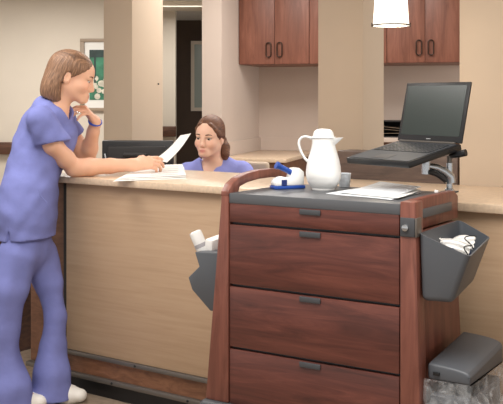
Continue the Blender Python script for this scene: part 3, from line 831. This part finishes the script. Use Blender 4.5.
MB().lathe([(0, 0), (PX(5.2), 0), (PX(5.6), .002), (PX(6.6), PX(13.5)), (PX(6.9), PX(14)), (PX(6.3), PX(13.8)), (PX(5.2), .004), (0, .004)], n=28).build('cup_wall', M_pbag, cup)
tp = cart_thing('tape_dispenser', 286.5, 188.6, 'white and blue dispenser at the left of the pitcher', 'dispenser', R(22))
s3 = 3.45 / F
MB().box(-15 * s3, 17 * s3, -7 * s3, 7 * s3, 0, 3.2 * s3, .003).build('base', M_blue, tp)
b = MB(); b.prism([(-14 * s3, -6.5 * s3, 3.2 * s3), (16 * s3, -6.5 * s3, 3.2 * s3), (16 * s3, -6.5 * s3, 16 * s3), (11 * s3, -6.5 * s3, 20 * s3), (5 * s3, -6.5 * s3, 19.5 * s3), (2 * s3, -6.5 * s3, 10 * s3), (-6 * s3, -6.5 * s3, 12 * s3), (-12 * s3, -6.5 * s3, 9.5 * s3), (-14 * s3, -6.5 * s3, 7 * s3)], (0, 13 * s3, 0), .004)
b.build('housing', M_white, tp)
MB().tube([(8 * s3, -1 * s3, 13.5 * s3), (-4 * s3, -2 * s3, 19.5 * s3), (-9.5 * s3, -2 * s3, 22 * s3)], [2.6 * s3, 2.7 * s3, 2.9 * s3], 14).build('lever', M_blue, tp)
MB().lathe([(0, -1.6 * s3), (3.4 * s3, -1.6 * s3), (3.8 * s3, -1 * s3), (3.8 * s3, 1.2 * s3), (0, 1.4 * s3)], n=20, M=Matrix.Translation((-10.5 * s3, -2 * s3, 22.6 * s3)) @ Matrix.Rotation(R(-64), 4, 'Y')).build('lever_cap', M_blue, tp)
MB().box(-8 * s3, -2.5 * s3, -6.9 * s3, -6.0 * s3, 3.5 * s3, 9.0 * s3).build('blue_insert', M_navy, tp)

# papers lying on the cart
def flatpt(px, py, z):
    d = (H - z) * F / (py - HZ); p = P(px, py, d); p.z = z; return p
def quad_sheet(name, q, z, th, m, label, cat, group, curl=(0, 0), lift=None, seed=0):
    pts = [flatpt(x, y, z) if len(t) == 2 else flatpt(x, y, z + t[2]) for t in q for x, y in [t[:2]]]
    c = sum(pts, Vector()) / 4; c.z = z
    rn = random.Random(seed); a1, a2 = rn.random() * 6, rn.random() * 6
    def fn(s_, t_):
        p = pts[0] * (1 - s_) * (1 - t_) + pts[1] * s_ * (1 - t_) + pts[2] * s_ * t_ + pts[3] * (1 - s_) * t_
        return p - c + Vector((0, 0, curl[0] * s_ * s_ + curl[1] * t_ * t_ + .0008 * (1 + math.sin(5 * s_ + a1) * math.sin(4 * t_ + a2))))
    o = MB().sheet(fn, 10, 10, th).build(name, m); o.location = c
    tag(o, label, cat, group); return o
quad_sheet('paper_sheet', [(326, 193.4), (391, 200), (421, 192.5), (366, 187.2)], KT + .0016, .0012, M_pbag, 'bluish sheet at the bottom of the paper pile on the cart', 'paper', 'papers on the cart top', seed=1)
quad_sheet('paper_sheet', [(338, 192.6), (398, 198.6), (421, 191.6), (374, 186.6)], KT + .0046, .0012, M_paper, 'white sheet in the middle of the paper pile on the cart', 'paper', 'papers on the cart top', (0, .004), seed=2)
quad_sheet('paper_sheet', [(345, 190.6), (393, 196.4), (421, 190.2), (380, 185.2)], KT + .0076, .0012, M_pbag, 'curled bluish sheet on top of the paper pile on the cart', 'paper', 'papers on the cart top', (0, .012), seed=3)

# things in the right pocket
def mask(loc, rot, label):
    r = empty('face_mask', loc, rot); tag(r, label, 'mask', 'masks in the cart pocket')
    b = MB(); b.sheet(lambda s_, t_: Vector((-.046 + .092 * s_, -.024 + .048 * t_, .018 * math.sin(math.pi * s_) + .003 * math.sin(t_ * 19))), 14, 16, .003); b.build('mask_body', M_whitem, r)
    for sd in (-1, 1):
        MB().tube([(sd * (.048 + .012 * math.sin(math.pi * a / 8)) - sd * .03 * math.sin(math.pi * a / 8) ** 2, -.024 + .048 * a / 8, .001 + .030 * math.sin(math.pi * a / 8)) for a in range(9)], .0019, 8).build('ear_loop', M_soft if sd > 0 else M_whitem, r)
def kpos(u, v, z): return MK @ Vector((u, v, z))
cu = (pr[0] + pr[1] + pr[2] + pr[3]) / 4
mz = cu.z - .034
mask(kpos(cu.x - .005, cu.y - .035, mz - .002), (R(58), R(10), R(-20)), 'white face mask at the front of the grey cart pocket')
mask(kpos(cu.x - .010, cu.y + .04, mz), (R(48), R(-14), R(-42)), 'white face mask with raised loops at the back of the pocket')
wrp = empty('blue_packet', kpos(cu.x - .022, cu.y + .075, mz - .04), (R(8), R(-6), -AK)); tag(wrp, 'navy blue packet behind the masks in the cart pocket', 'packet')
MB().box(-.028, .030, -.010, .010, -.02, .048, .006).build('wrapper', M_navy, wrp)
wrp = empty('blue_packet', kpos(cu.x - .028, cu.y - .075, mz - .04), (R(-6), R(10), -AK + .3)); tag(wrp, 'navy blue packet at the front left corner of the pocket', 'packet')
MB().box(-.03, .03, -.01, .01, -.03, .05, .006).build('wrapper', M_navy, wrp)
# things in the left pocket
bt = on_v(204.5, 252, .16); bt.x = min(bt.x, xr - .026)
bo = empty('wipes_tube', MK @ Vector((bt.x, .16, bt.z - .006)), (R(-4), R(-24), 0)); tag(bo, 'white wipes tube standing in the left pocket of the cart', 'tube')
MB().lathe([(0, 0), (.022, 0), (.023, .004), (.023, .078), (.021, .085), (.012, .088), (0, .088)], n=28).build('tube_body', M_white, bo)
MB().lathe([(.0232, .026), (.0236, .026), (.0236, .040), (.0232, .040)], n=28).build('printed_band', M_print, bo)
b2 = on_v(211, 249, .17)
fo = empty('folded_towel', MK @ Vector((min(b2.x, xr - .018), .20, b2.z - .03)), (R(5), R(8), -AK)); tag(fo, 'folded white paper beside the tube in the left pocket', 'towel')
MB().box(-.018, .016, -.05, .05, 0, .072, .006).build('paper_fold', M_paper, fo)

# ================================================================== PAPERS ON THE COUNTER
G1 = 'papers on the counter under the hand'
quad_sheet('paper_sheet', [(113, 181.6), (186, 178.6), (184, 167.2), (140, 168)], CT + .0015, .001, M_paper, 'white sheet at the bottom of the pile under her hand', 'paper', G1, seed=5)
quad_sheet('paper_sheet', [(116, 179.8), (186, 176.8), (183, 165.6), (142, 167)], CT + .0050, .001, M_paper, 'white sheet in the middle of the pile under her hand', 'paper', G1, seed=6)
tops = quad_sheet('paper_sheet', [(119, 178.2), (186, 175.4), (182.5, 164.2), (143, 166)], CT + .0085, .001, M_paper, 'printed white sheet topmost on the pile under her hand', 'paper', G1, seed=7)
b = MB()
for i in range(5):
    q = [flatpt(150 + i * .7, 175.3 - i * 1.9, CT + .0112), flatpt(178, 174.3 - i * 1.9, CT + .0112)]
    dq = Vector((0, .012, 0))
    b.hexa([q[0], q[1], q[1] + dq, q[0] + dq, q[0] + Vector((0, 0, .0004)), q[1] + Vector((0, 0, .0004)), q[1] + dq + Vector((0, 0, .0004)), q[0] + dq + Vector((0, 0, .0004))])
o = b.build('text_lines', M_print); o.location = -tops.location; o.parent = tops

# ================================================================== STANDING WOMAN
def soften(o, n=4):
    m = o.modifiers.new('smooth', 'SMOOTH'); m.factor = .5; m.iterations = n
    return o
w1 = empty('person', (P(20, 0, 4.3).x, 4.3, 0)); tag(w1, 'standing woman in blue scrubs leaning on the counter, chin on hand', 'person')
def rebase(o, root):
    o.parent = root; o.matrix_parent_inverse = Matrix.Translation(-root.location)
    return o
HL = Loc(P(72.2, 76.5, 4.44), (math.cos(R(16)) * math.cos(R(8)), math.cos(R(16)) * math.sin(R(8)), -math.sin(R(16))), scale=1.0)
nsh, fsh = P(37.5, 118, 4.29), P(62, 118, 4.60)
nmid = P(52.5, 144.5, 4.33)
nel, nwr = P(74, 167.6, 4.425), P(134, 164.8, 4.53)
fel, fwr = P(87, 162.6, 4.70), P(95.3, 121, 4.55)
YA = (0.12, 1, 0)
fd = Field((-1.42, 3.98, -.01), (-.30, 4.86, 1.66), .0046)
add_head(fd, HL)
fd.cone(HL(-.020, 0, -.050), P(55, 111, 4.43), .052, .056, .03)
# torso and legs under the clothes
fd.chain([(P(54, 113, 4.43), .06), (P(48, 130, 4.45), .095), (P(40, 160, 4.43), .095), (P(30, 200, 4.36), .092), (P(26, 243, 4.32), .082)], .03, flat=(YA, 1.12))
fd.cone(nsh, fsh, .040, .040, .03)
fd.cone(P(60, 119, 4.44), P(50, 124, 4.44), .026, .045, .03)
fd.chain([(P(17, 257, 4.26), .065), (P(7, 292, 4.23), .058), (P(0, 345, 4.21), .050), (P(6, 392, 4.20), .036)], .02)
fd.chain([(P(38, 254, 4.37), .062), (P(49, 284, 4.36), .044), (P(54.5, 316, 4.35), .034), (P(53, 390, 4.30), .033)], .015)
fd.cone(P(6, 396, 4.20), P(30, 399, 4.20), .035, .03, .02); fd.cone(P(53, 393, 4.30), P(72, 395, 4.30), .033, .028, .02)
# near arm: rests on the counter
fd.chain([(nsh, .042), (nmid, .0425), (nmid.lerp(nel, .6), .040), (nel, .0405)], .02)
fd.cone(nel, nel + Vector((.02, .01, -.004)), .040, .040, .01)
fd.chain([(nel, .0395), (nel.lerp(nwr, .25), .0405), (nel.lerp(nwr, .6), .0345), (nwr, .0275)], .015)
hf = (P(160, 161.5, 4.60) - nwr)
tipsN = add_hand(fd, nwr, hf, (.10, .80, -.60), (0, .6, .8), [(.15, .35, .2), (.30, .5, .3), (.42, .6, .4), (.55, .7, .5)], (.25, .3), 1.16, .02, .028)
# far arm: elbow on the counter, hand under the chin
fd.chain([(fsh, .048), (fsh.lerp(fel, .6), .043), (fel, .038)], .015)
fd.chain([(fel, .037), (fel.lerp(fwr, .35), .039), (fel.lerp(fwr, .75), .029), (fwr, .0245)], .015)
hf2 = P(81, 103.0, 4.47) - fwr
tipsF = add_hand(fd, fwr, hf2, (-.83, -.12, -.55), (-.1, .9, .1), [(.85, .45, .35), (.9, .5, .4), (.95, .55, .45), (1.0, .6, .45)], (.35, .3), 1.04, .03, .026)
me, co = fd.mesh('body')
tone(me, co, HL, (230, 180, 150), (188, 108, 96), (222, 144, 118))
body1 = rebase(link('body', me, M_skin, None, True), w1)
face_extras(HL, body1, HL.f * .80 - HL.u * .55 + HL.s * .05, M_brow)
for o in body1.children: pass

# bob hair
fd = Field(V(HL.c) - .20, V(HL.c) + .20, .0042)
def hell(a, b_, c, r, k=.01, op='+', rot=0.0, cut=None):
    A = HL.A
    if rot:
        q = Matrix.Rotation(rot, 3, HL.s); A = np.array([q @ HL.f, q @ HL.s, q @ HL.u])
    fd.ell(HL(a, b_, c), [x * HL.k for x in r], A, k, op, cut)
hell(-.016, 0, .040, (.106, .084, .083))
hell(-.048, 0, -.020, (.080, .084, .104), .02)
for q in (-1, 1): hell(-.062, q * .030, -.075, (.064, .054, .080), .02)
# clear the face below a line from the hairline to the ear, then the forehead
hl0 = HL(.086, 0, .062); hl1 = HL(-.012, 0, -.020)
dl = (hl1 - hl0).normalized(); nl = dl.cross(HL.s); nl = nl if nl.dot(HL.f) > 0 else -nl
fd.plane(hl0, nl, (HL(-.034, 0, 0).x, 0, 0), V(HL.c) + .3, .008)
hell(.114, 0, .018, (.060, .060, .070), .010, '-')
for q in (-1, 1): hell(-.012, q * .092, -.014, (.021, .034, .032), .006, '-')
hell(.060, 0, -.080, (.099, .10, .088), .008, '-')
p0 = P(51, 99.0, 4.44); nrm = V((.40, 0, -1.0)) * 1
fd.plane(p0, (-.38, 0, -.92), V(HL.c) - .2, V(HL.c) + .2, .006)
def hw(x, y, z):
    px, py, pz = x - HL.c.x, y - HL.c.y, z - HL.c.z
    a = px * HL.f.x + py * HL.f.y + pz * HL.f.z; b_ = px * HL.s.x + py * HL.s.y + pz * HL.s.z; c = px * HL.u.x + py * HL.u.y + pz * HL.u.z
    an = np.arctan2(b_, a + .01)
    return .0008 * np.sin(an * 30 + c * 12) + .0005 * np.sin(an * 57 + 2)
fd.warp(hw)
me, co = fd.mesh('hair'); strand(me, co, HL, 'bob')
h = link('hair', me, M_hair, None, True); rebase(h, w1)

# scrub top
def folds(amp, spec):
    def fn(x, y, z):
        t = 0
        for (a, b_, c, ph, w) in spec: t = t + w * np.sin(a * x + b_ * y + c * z + ph)
        return amp * t
    return fn
fd = Field((-1.40, 3.95, .70), (-.70, 4.80, 1.48), .0050)
HEM = P(28, 238, 4.30)
fd.chain([(P(27, 246, 4.31), .124), (P(27, 215, 4.33), .128), (P(28.5, 195, 4.36), .126), (P(34, 168, 4.42), .117), (P(42, 145, 4.455), .126), (P(47, 126, 4.455), .112), (P(52, 113, 4.44), .074)], .03, flat=(YA, 1.14))
fd.cone(P(66, 134, 4.47), P(58, 150, 4.45), .052, .05, .05, flat=(YA, 1.6))
fd.cone(nsh.lerp(fsh, .08), fsh, .052, .056, .05)
fd.cone(P(47, 107, 4.44), P(60, 112, 4.44), .052, .052, .04, flat=(YA, 1.5))
hemn = P(44, 145.0, 4.33)
fd.cone(nsh + Vector((.01, .006, -.006)), nmid + (nmid - nsh) * .4, .062, .088, .014, cut=[(hemn, (.20, -.05, -.98))])
fd.cone(fsh, fsh.lerp(fel, .62), .056, .070, .03, cut=[(fsh.lerp(fel, .40), (fel - fsh))])
# neckline
fd.cone(P(60, 88, 4.43), P(62, 111, 4.43), .080, .050, .014, op='-')
fd.warp(folds(.0012, [(46, 12, 34, .4, 1), (-64, 20, 42, 2, .8), (35, -28, 82, 1, .7), (90, 10, -66, 3, .6)]))
fd.plane(HEM, (.06, 0, -1), (-1.5, 3.9, .6), (-.6, 4.9, .9))
# side slit above the hem
fd.cone(P(8, 245, 4.19), P(10, 225, 4.19), .010, .003, .002, op='-')
me, co = fd.mesh('scrub_top'); top = soften(rebase(link('scrub_top', me, M_scrub, None, True), w1))
# pocket and side slit seams
b = MB(); b.tube([P(47, 203, 4.165), P(41, 196, 4.16), P(39, 190, 4.165)], .0025, 6); b.build('pocket_seam', M_scrub, top)

# trousers
fd = Field((-1.42, 3.92, -.01), (-.66, 4.64, .86), .0056)
fd.cone(P(26, 238, 4.31), P(26, 252, 4.31), .104, .108, .03, flat=(YA, 1.15))
fd.chain([(P(17, 257, 4.25), .092), (P(8, 290, 4.22), .084), (P(1, 330, 4.21), .080), (P(0, 358, 4.205), .082), (P(9, 388, 4.20), .098), (P(12, 412, 4.20), .108)], .02)
fd.chain([(P(38, 254, 4.37), .088), (P(49, 284, 4.36), .062), (P(54.5, 316, 4.35), .047), (P(53.5, 346, 4.33), .055), (P(51.5, 374, 4.31), .085), (P(51, 402, 4.30), .106)], .02)
fd.plane((0, 0, .022), (0, 0, -1), (-1.6, 3.8, -.1), (-.5, 4.8, .1))
fd.warp(folds(.0034, [(38, 22, 9, .4, 1), (-24, 34, 12, 2, .8), (12, -20, 34, 1, .6), (52, 40, -14, 3, .5)]))
me, co = fd.mesh('scrub_trousers'); soften(rebase(link('scrub_trousers', me, M_scrub, None, True), w1))

# shoes
def shoe(heel, toe, par):
    fd = Field(V((min(heel.x, toe.x), min(heel.y, toe.y), 0)) - .09, V((max(heel.x, toe.x), max(heel.y, toe.y), .1)) + .09, .005)
    a, b_ = Vector((heel.x, heel.y, .038)), Vector((toe.x, toe.y, .032)); m_ = a.lerp(b_, .62)
    fd.cone(a, m_, .036, .046, .02, flat=((0, 0, 1), .95)); fd.cone(m_, b_, .046, .036, .02, flat=((0, 0, 1), .85))
    fd.cone(a + Vector((0, 0, .03)), a.lerp(b_, .3) + Vector((0, 0, .028)), .036, .036, .02)
    fd.plane((0, 0, .001), (0, 0, -1), V((heel.x, heel.y, 0)) - .5, V((toe.x, toe.y, .1)) + .5)
    me, co = fd.mesh('shoe'); return rebase(link('shoe', me, M_shoe, None, True), par)
shoe(P(50, 392, 4.31), P(79, 396, 4.30), w1)
shoe(P(6, 400, 4.19), P(39, 400, 4.21), w1)
# bracelet and ring
ax = (fwr - fel).normalized()
b = MB(); b.torus(fwr - ax * .004, .0285, .0062, ax); rebase(b.build('bracelet', M_brace), w1)
b = MB(); b.torus(tipsF[2].lerp(P(80, 110, 4.43), .75), .0085, .0022, (-.3, .1, -1)); rebase(b.build('ring', M_silver), w1)

# sheet held in the near hand
hs = empty('held_sheet', tipsN[0]); tag(hs, 'white sheet of paper held up in the standing woman\'s hand', 'paper')
q = [P(154, 160.0, 4.66), P(167, 162.5, 4.63), P(191.0, 133.5, 4.74), P(180.5, 135.5, 4.80)]
def hfn(s_, t_):
    p = q[0] * (1 - s_) * (1 - t_) + q[1] * s_ * (1 - t_) + q[2] * s_ * t_ + q[3] * (1 - s_) * t_
    return p - tipsN[0] + Vector((.004 * math.sin(math.pi * t_), 0, -.007 * math.sin(math.pi * t_)))
MB().sheet(hfn, 6, 12, .0008).build('sheet', M_paper, hs)

# ================================================================== SEATED WOMAN AND HER CHAIR
sw = Vector((P(214, 0, 5.42).x, 5.42, 0))
w2 = empty('person', sw); tag(w2, 'seated woman with tied back auburn hair behind the counter', 'person')
fy, fp = R(21), R(3)
fdir = Vector((-math.sin(fy) * math.cos(fp), -math.cos(fy) * math.cos(fp), -math.sin(fp)))
HS = Loc(P(209.5, 137.0, 5.36), fdir, roll=R(-3), scale=.98)
fd = Field((-.56, 4.80, .0), (.22, 5.78, 1.32), .0050)
add_head(fd, HS)
fd.cone(HS(-.02, 0, -.05), P(214, 165, 5.42), .052, .056, .03)
BA = (Vector((1, -.35, 0))).normalized()
fd.chain([(P(214, 172, 5.42), .075), (P(214, 190, 5.44), .098), (P(214, 220, 5.46), .10), (P(214, 248, 5.47), .11)], .03, flat=(BA, 1.4))
shl, shr = P(187, 173, 5.40) , P(243, 172, 5.44)
fd.cone(shl, shr, .045, .045, .03)
fwd2 = Vector((-.35, -.94, 0)).normalized(); sid = Vector((fwd2.y, -fwd2.x, 0))
hip = Vector((sw.x, sw.y + .03, .53))
for q_ in (-1, 1):
    hh = hip + sid * (.085 * q_); kn = hh + fwd2 * .36 + Vector((0, 0, .0)); an = kn + Vector((0, 0, -.43)) + fwd2 * .03
    fd.chain([(hh, .08), (kn, .055), (an, .035)], .02); fd.cone(an, an + fwd2 * .11 + Vector((0, 0, -.05)), .035, .03, .02)
for s0, e0, h0 in ((shl, Vector((shl.x - .04, shl.y - .10, .86)), Vector((shl.x + .08, shl.y - .30, .80))), (shr, Vector((shr.x + .04, shr.y - .06, .86)), Vector((shr.x - .06, shr.y - .28, .80)))):
    fd.chain([(s0, .042), (e0, .036), (h0, .024)], .012)
    add_hand(fd, h0, Vector((0, -1, -.15)) , (0, 0, -1), (0.6 if s0 is shl else -.6, 0, 0), [(.2, .3, .2)] * 4, (.2, .2), .86, .03)
me, co = fd.mesh('body')
tone(me, co, HS, (236, 192, 168), (186, 96, 92), (232, 160, 138))
body2 = rebase(link('body', me, M_skin2, None, True), w2)
face_extras(HS, body2, HS.f * .86 - HS.u * .5 + HS.s * .1, M_hair2b)
# hair pulled back, side parting, low tail
fd = Field(V(HS.c) - .20, V(HS.c) + .20, .0042)
def se(a, b_, c, r, k=.01, op='+'): fd.ell(HS(a, b_, c), [x * HS.k for x in r], HS.A, k, op)
se(-.018, 0, .042, (.102, .079, .087))
se(-.045, 0, -.005, (.066, .074, .070), .02)
for q_ in (-1, 1):
    fd.chain([(HS(.070, q_ * .034, .080), .006), (HS(.052, q_ * .056, .048), .007), (HS(.022, q_ * .066, .020), .008), (HS(-.03, q_ * .070, .005), .012)], .016)
se(.118, 0, .015, (.064, .056, .078), .008, '-')
se(.105, 0, -.040, (.086, .078, .100), .006, '-')
for q_ in (-1, 1): se(.030, q_ * .082, -.050, (.055, .028, .056), .006, '-')
fd.chain([(HS(-.085, -.0, -.01), .030), (HS(-.095, -.030, -.030), .034), (HS(-.075, -.060, -.065), .034), (HS(-.06, -.074, -.100), .026), (HS(-.058, -.078, -.135), .012)], .012)
# the parting
fd.chain([(HS(.085, .012, .10), .004), (HS(.03, .014, .138), .004), (HS(-.04, .014, .138), .003)], .004, op='-')
me, co = fd.mesh('hair'); strand(me, co, HS, 'back'); rebase(link('hair', me, M_hair2, None, True), w2)
# scrub top
fd = Field((-.60, 5.0, .48), (.28, 5.78, 1.16), .0055)
fd.chain([(P(214, 175, 5.42), .085), (P(214, 192, 5.44), .118), (P(214, 222, 5.46), .118), (P(214, 250, 5.47), .13)], .03, flat=(BA, 1.42))
fd.cone(shl, shr, .060, .060, .03)
fd.cone(P(203, 166, 5.41), P(226, 165, 5.43), .05, .05, .03)
for s0, e0 in ((shl, Vector((shl.x - .04, shl.y - .10, .86))), (shr, Vector((shr.x + .04, shr.y - .06, .86)))):
    fd.cone(s0, s0.lerp(e0, .8), .058, .07, .02, cut=[(s0.lerp(e0, .7), e0 - s0)])
fd.plane((0, 0, .52), (0, 0, -1), (-1, 4.8, .3), (1, 6, .7))
fd.cone(P(212, 150, 5.42), P(212, 163.5, 5.40), .078, .060, .006, op='-')
fd.cone(P(210, 160, 5.38), P(206, 180, 5.28), .055, .012, .006, op='-')
fd.warp(folds(.002, [(30, 12, 30, .4, 1), (-34, 26, 22, 2, .8), (50, 10, -36, 3, .5)]))
me, co = fd.mesh('scrub_top'); rebase(link('scrub_top', me, M_scrub2, None, True), w2)
b = MB(); b.torus(P(213.5, 163.5, 5.42), .060, .007, (.1, -.35, 1)); rebase(b.build('undershirt_collar', M_pink), w2)
# trousers and shoes
fd = Field((-.62, 4.75, .0), (.22, 5.70, .72), .007)
for q_ in (-1, 1):
    hh = hip + sid * (.085 * q_); kn = hh + fwd2 * .36; an = kn + Vector((0, 0, -.40)) + fwd2 * .03
    fd.chain([(hh, .10), (kn, .072), (an, .075)], .02)
fd.cone(hip + sid * .08, hip - sid * .08, .11, .11, .02)
fd.plane((0, 0, .06), (0, 0, -1), (-1, 4, -.1), (1, 6, .2))
me, co = fd.mesh('scrub_trousers'); rebase(link('scrub_trousers', me, M_scrub2, None, True), w2)
for q_ in (-1, 1):
    an = hip + sid * (.085 * q_) + fwd2 * .39
    shoe(an - fwd2 * .03, an + fwd2 * .15, w2)
# chair
chl = sw + Vector((.02, .06, 0)); ch = empty('office_chair', chl, (0, 0, R(-20))); tag(ch, 'beige office chair under the seated woman behind the counter', 'chair')
MB().box(-.23, .23, -.24, .22, .37, .425, .03, 3).build('seat', M_chair, ch)
b = MB(); b.box(-.21, .23, .22, .265, .56, 1.0, .02, 3); b.build('backrest', M_chair, ch)
MB().box(-.03, .03, .2, .24, .38, .62, .01).build('back_bar', M_black, ch)
MB().tube([(0, 0, .08), (0, 0, .37)], .025, 14).build('column', M_steel, ch)
for k in range(5):
    a = k * 2 * math.pi / 5 + .3
    lg = MB().tube([(0, 0, .1), (.27 * math.cos(a), .27 * math.sin(a), .07)], [.022, .014], 8).build('leg', M_black, ch)
    MB().lathe([(0, -.014), (.024, -.014), (.03, 0), (.024, .014), (0, .014)], n=14, M=Matrix.Translation((.27 * math.cos(a), .27 * math.sin(a), .031)) @ Matrix.Rotation(R(90), 4, 'X')).build('caster', M_black, lg)

# ================================================================== LIGHT
def area(name, loc, sx, sy, e, col=(1, .965, .92), rot=(0, 0, 0)):
    l = bpy.data.lights.new(name, 'AREA'); l.shape = 'RECTANGLE'; l.size = sx; l.size_y = sy; l.energy = e; l.color = col
    o = bpy.data.objects.new(name, l); COL.objects.link(o); o.location = loc; o.rotation_euler = rot
    return o
area('ceiling_lamp_front', (0, 2.1, CEIL - .03), 2.2, 1.2, 72)
area('ceiling_lamp_counter', (-1.5, 3.9, CEIL - .03), 1.2, 1.2, 38)
area('ceiling_lamp_station', (.2, 6.2, CEIL - .03), 1.6, 1.0, 44)
area('ceiling_lamp_corridor', (-2.2, 8.6, CEIL - .03), 1.6, 1.0, 66)
area('ceiling_lamp_far', (-.75, 10.65, CEIL - .05), 1.0, .3, 28)
area('added_side_fill', (3.6, 5.4, 1.6), 1.6, 1.4, 46, (1, .97, .93), (0, R(86), 0))  # unseen fill light added to brighten the right faces of the columns
pt = bpy.data.lights.new('pendant_bulb', 'POINT'); pt.energy = 2.5; pt.color = (1, .88, .72); pt.shadow_soft_size = .04
o = bpy.data.objects.new('pendant_bulb', pt); COL.objects.link(o); o.location = (pl_.x, pl_.y, pl_.z - .03)
w = bpy.data.worlds.new('world'); sc.world = w; w.use_nodes = True
w.node_tree.nodes['Background'].inputs['Color'].default_value = (1.0, .97, .94, 1)
w.node_tree.nodes['Background'].inputs['Strength'].default_value = .95
vs = sc.view_settings
vs.view_transform = 'Standard'; vs.look = 'None'; vs.exposure = 0.02; vs.gamma = 1.0; vs.use_curve_mapping = False
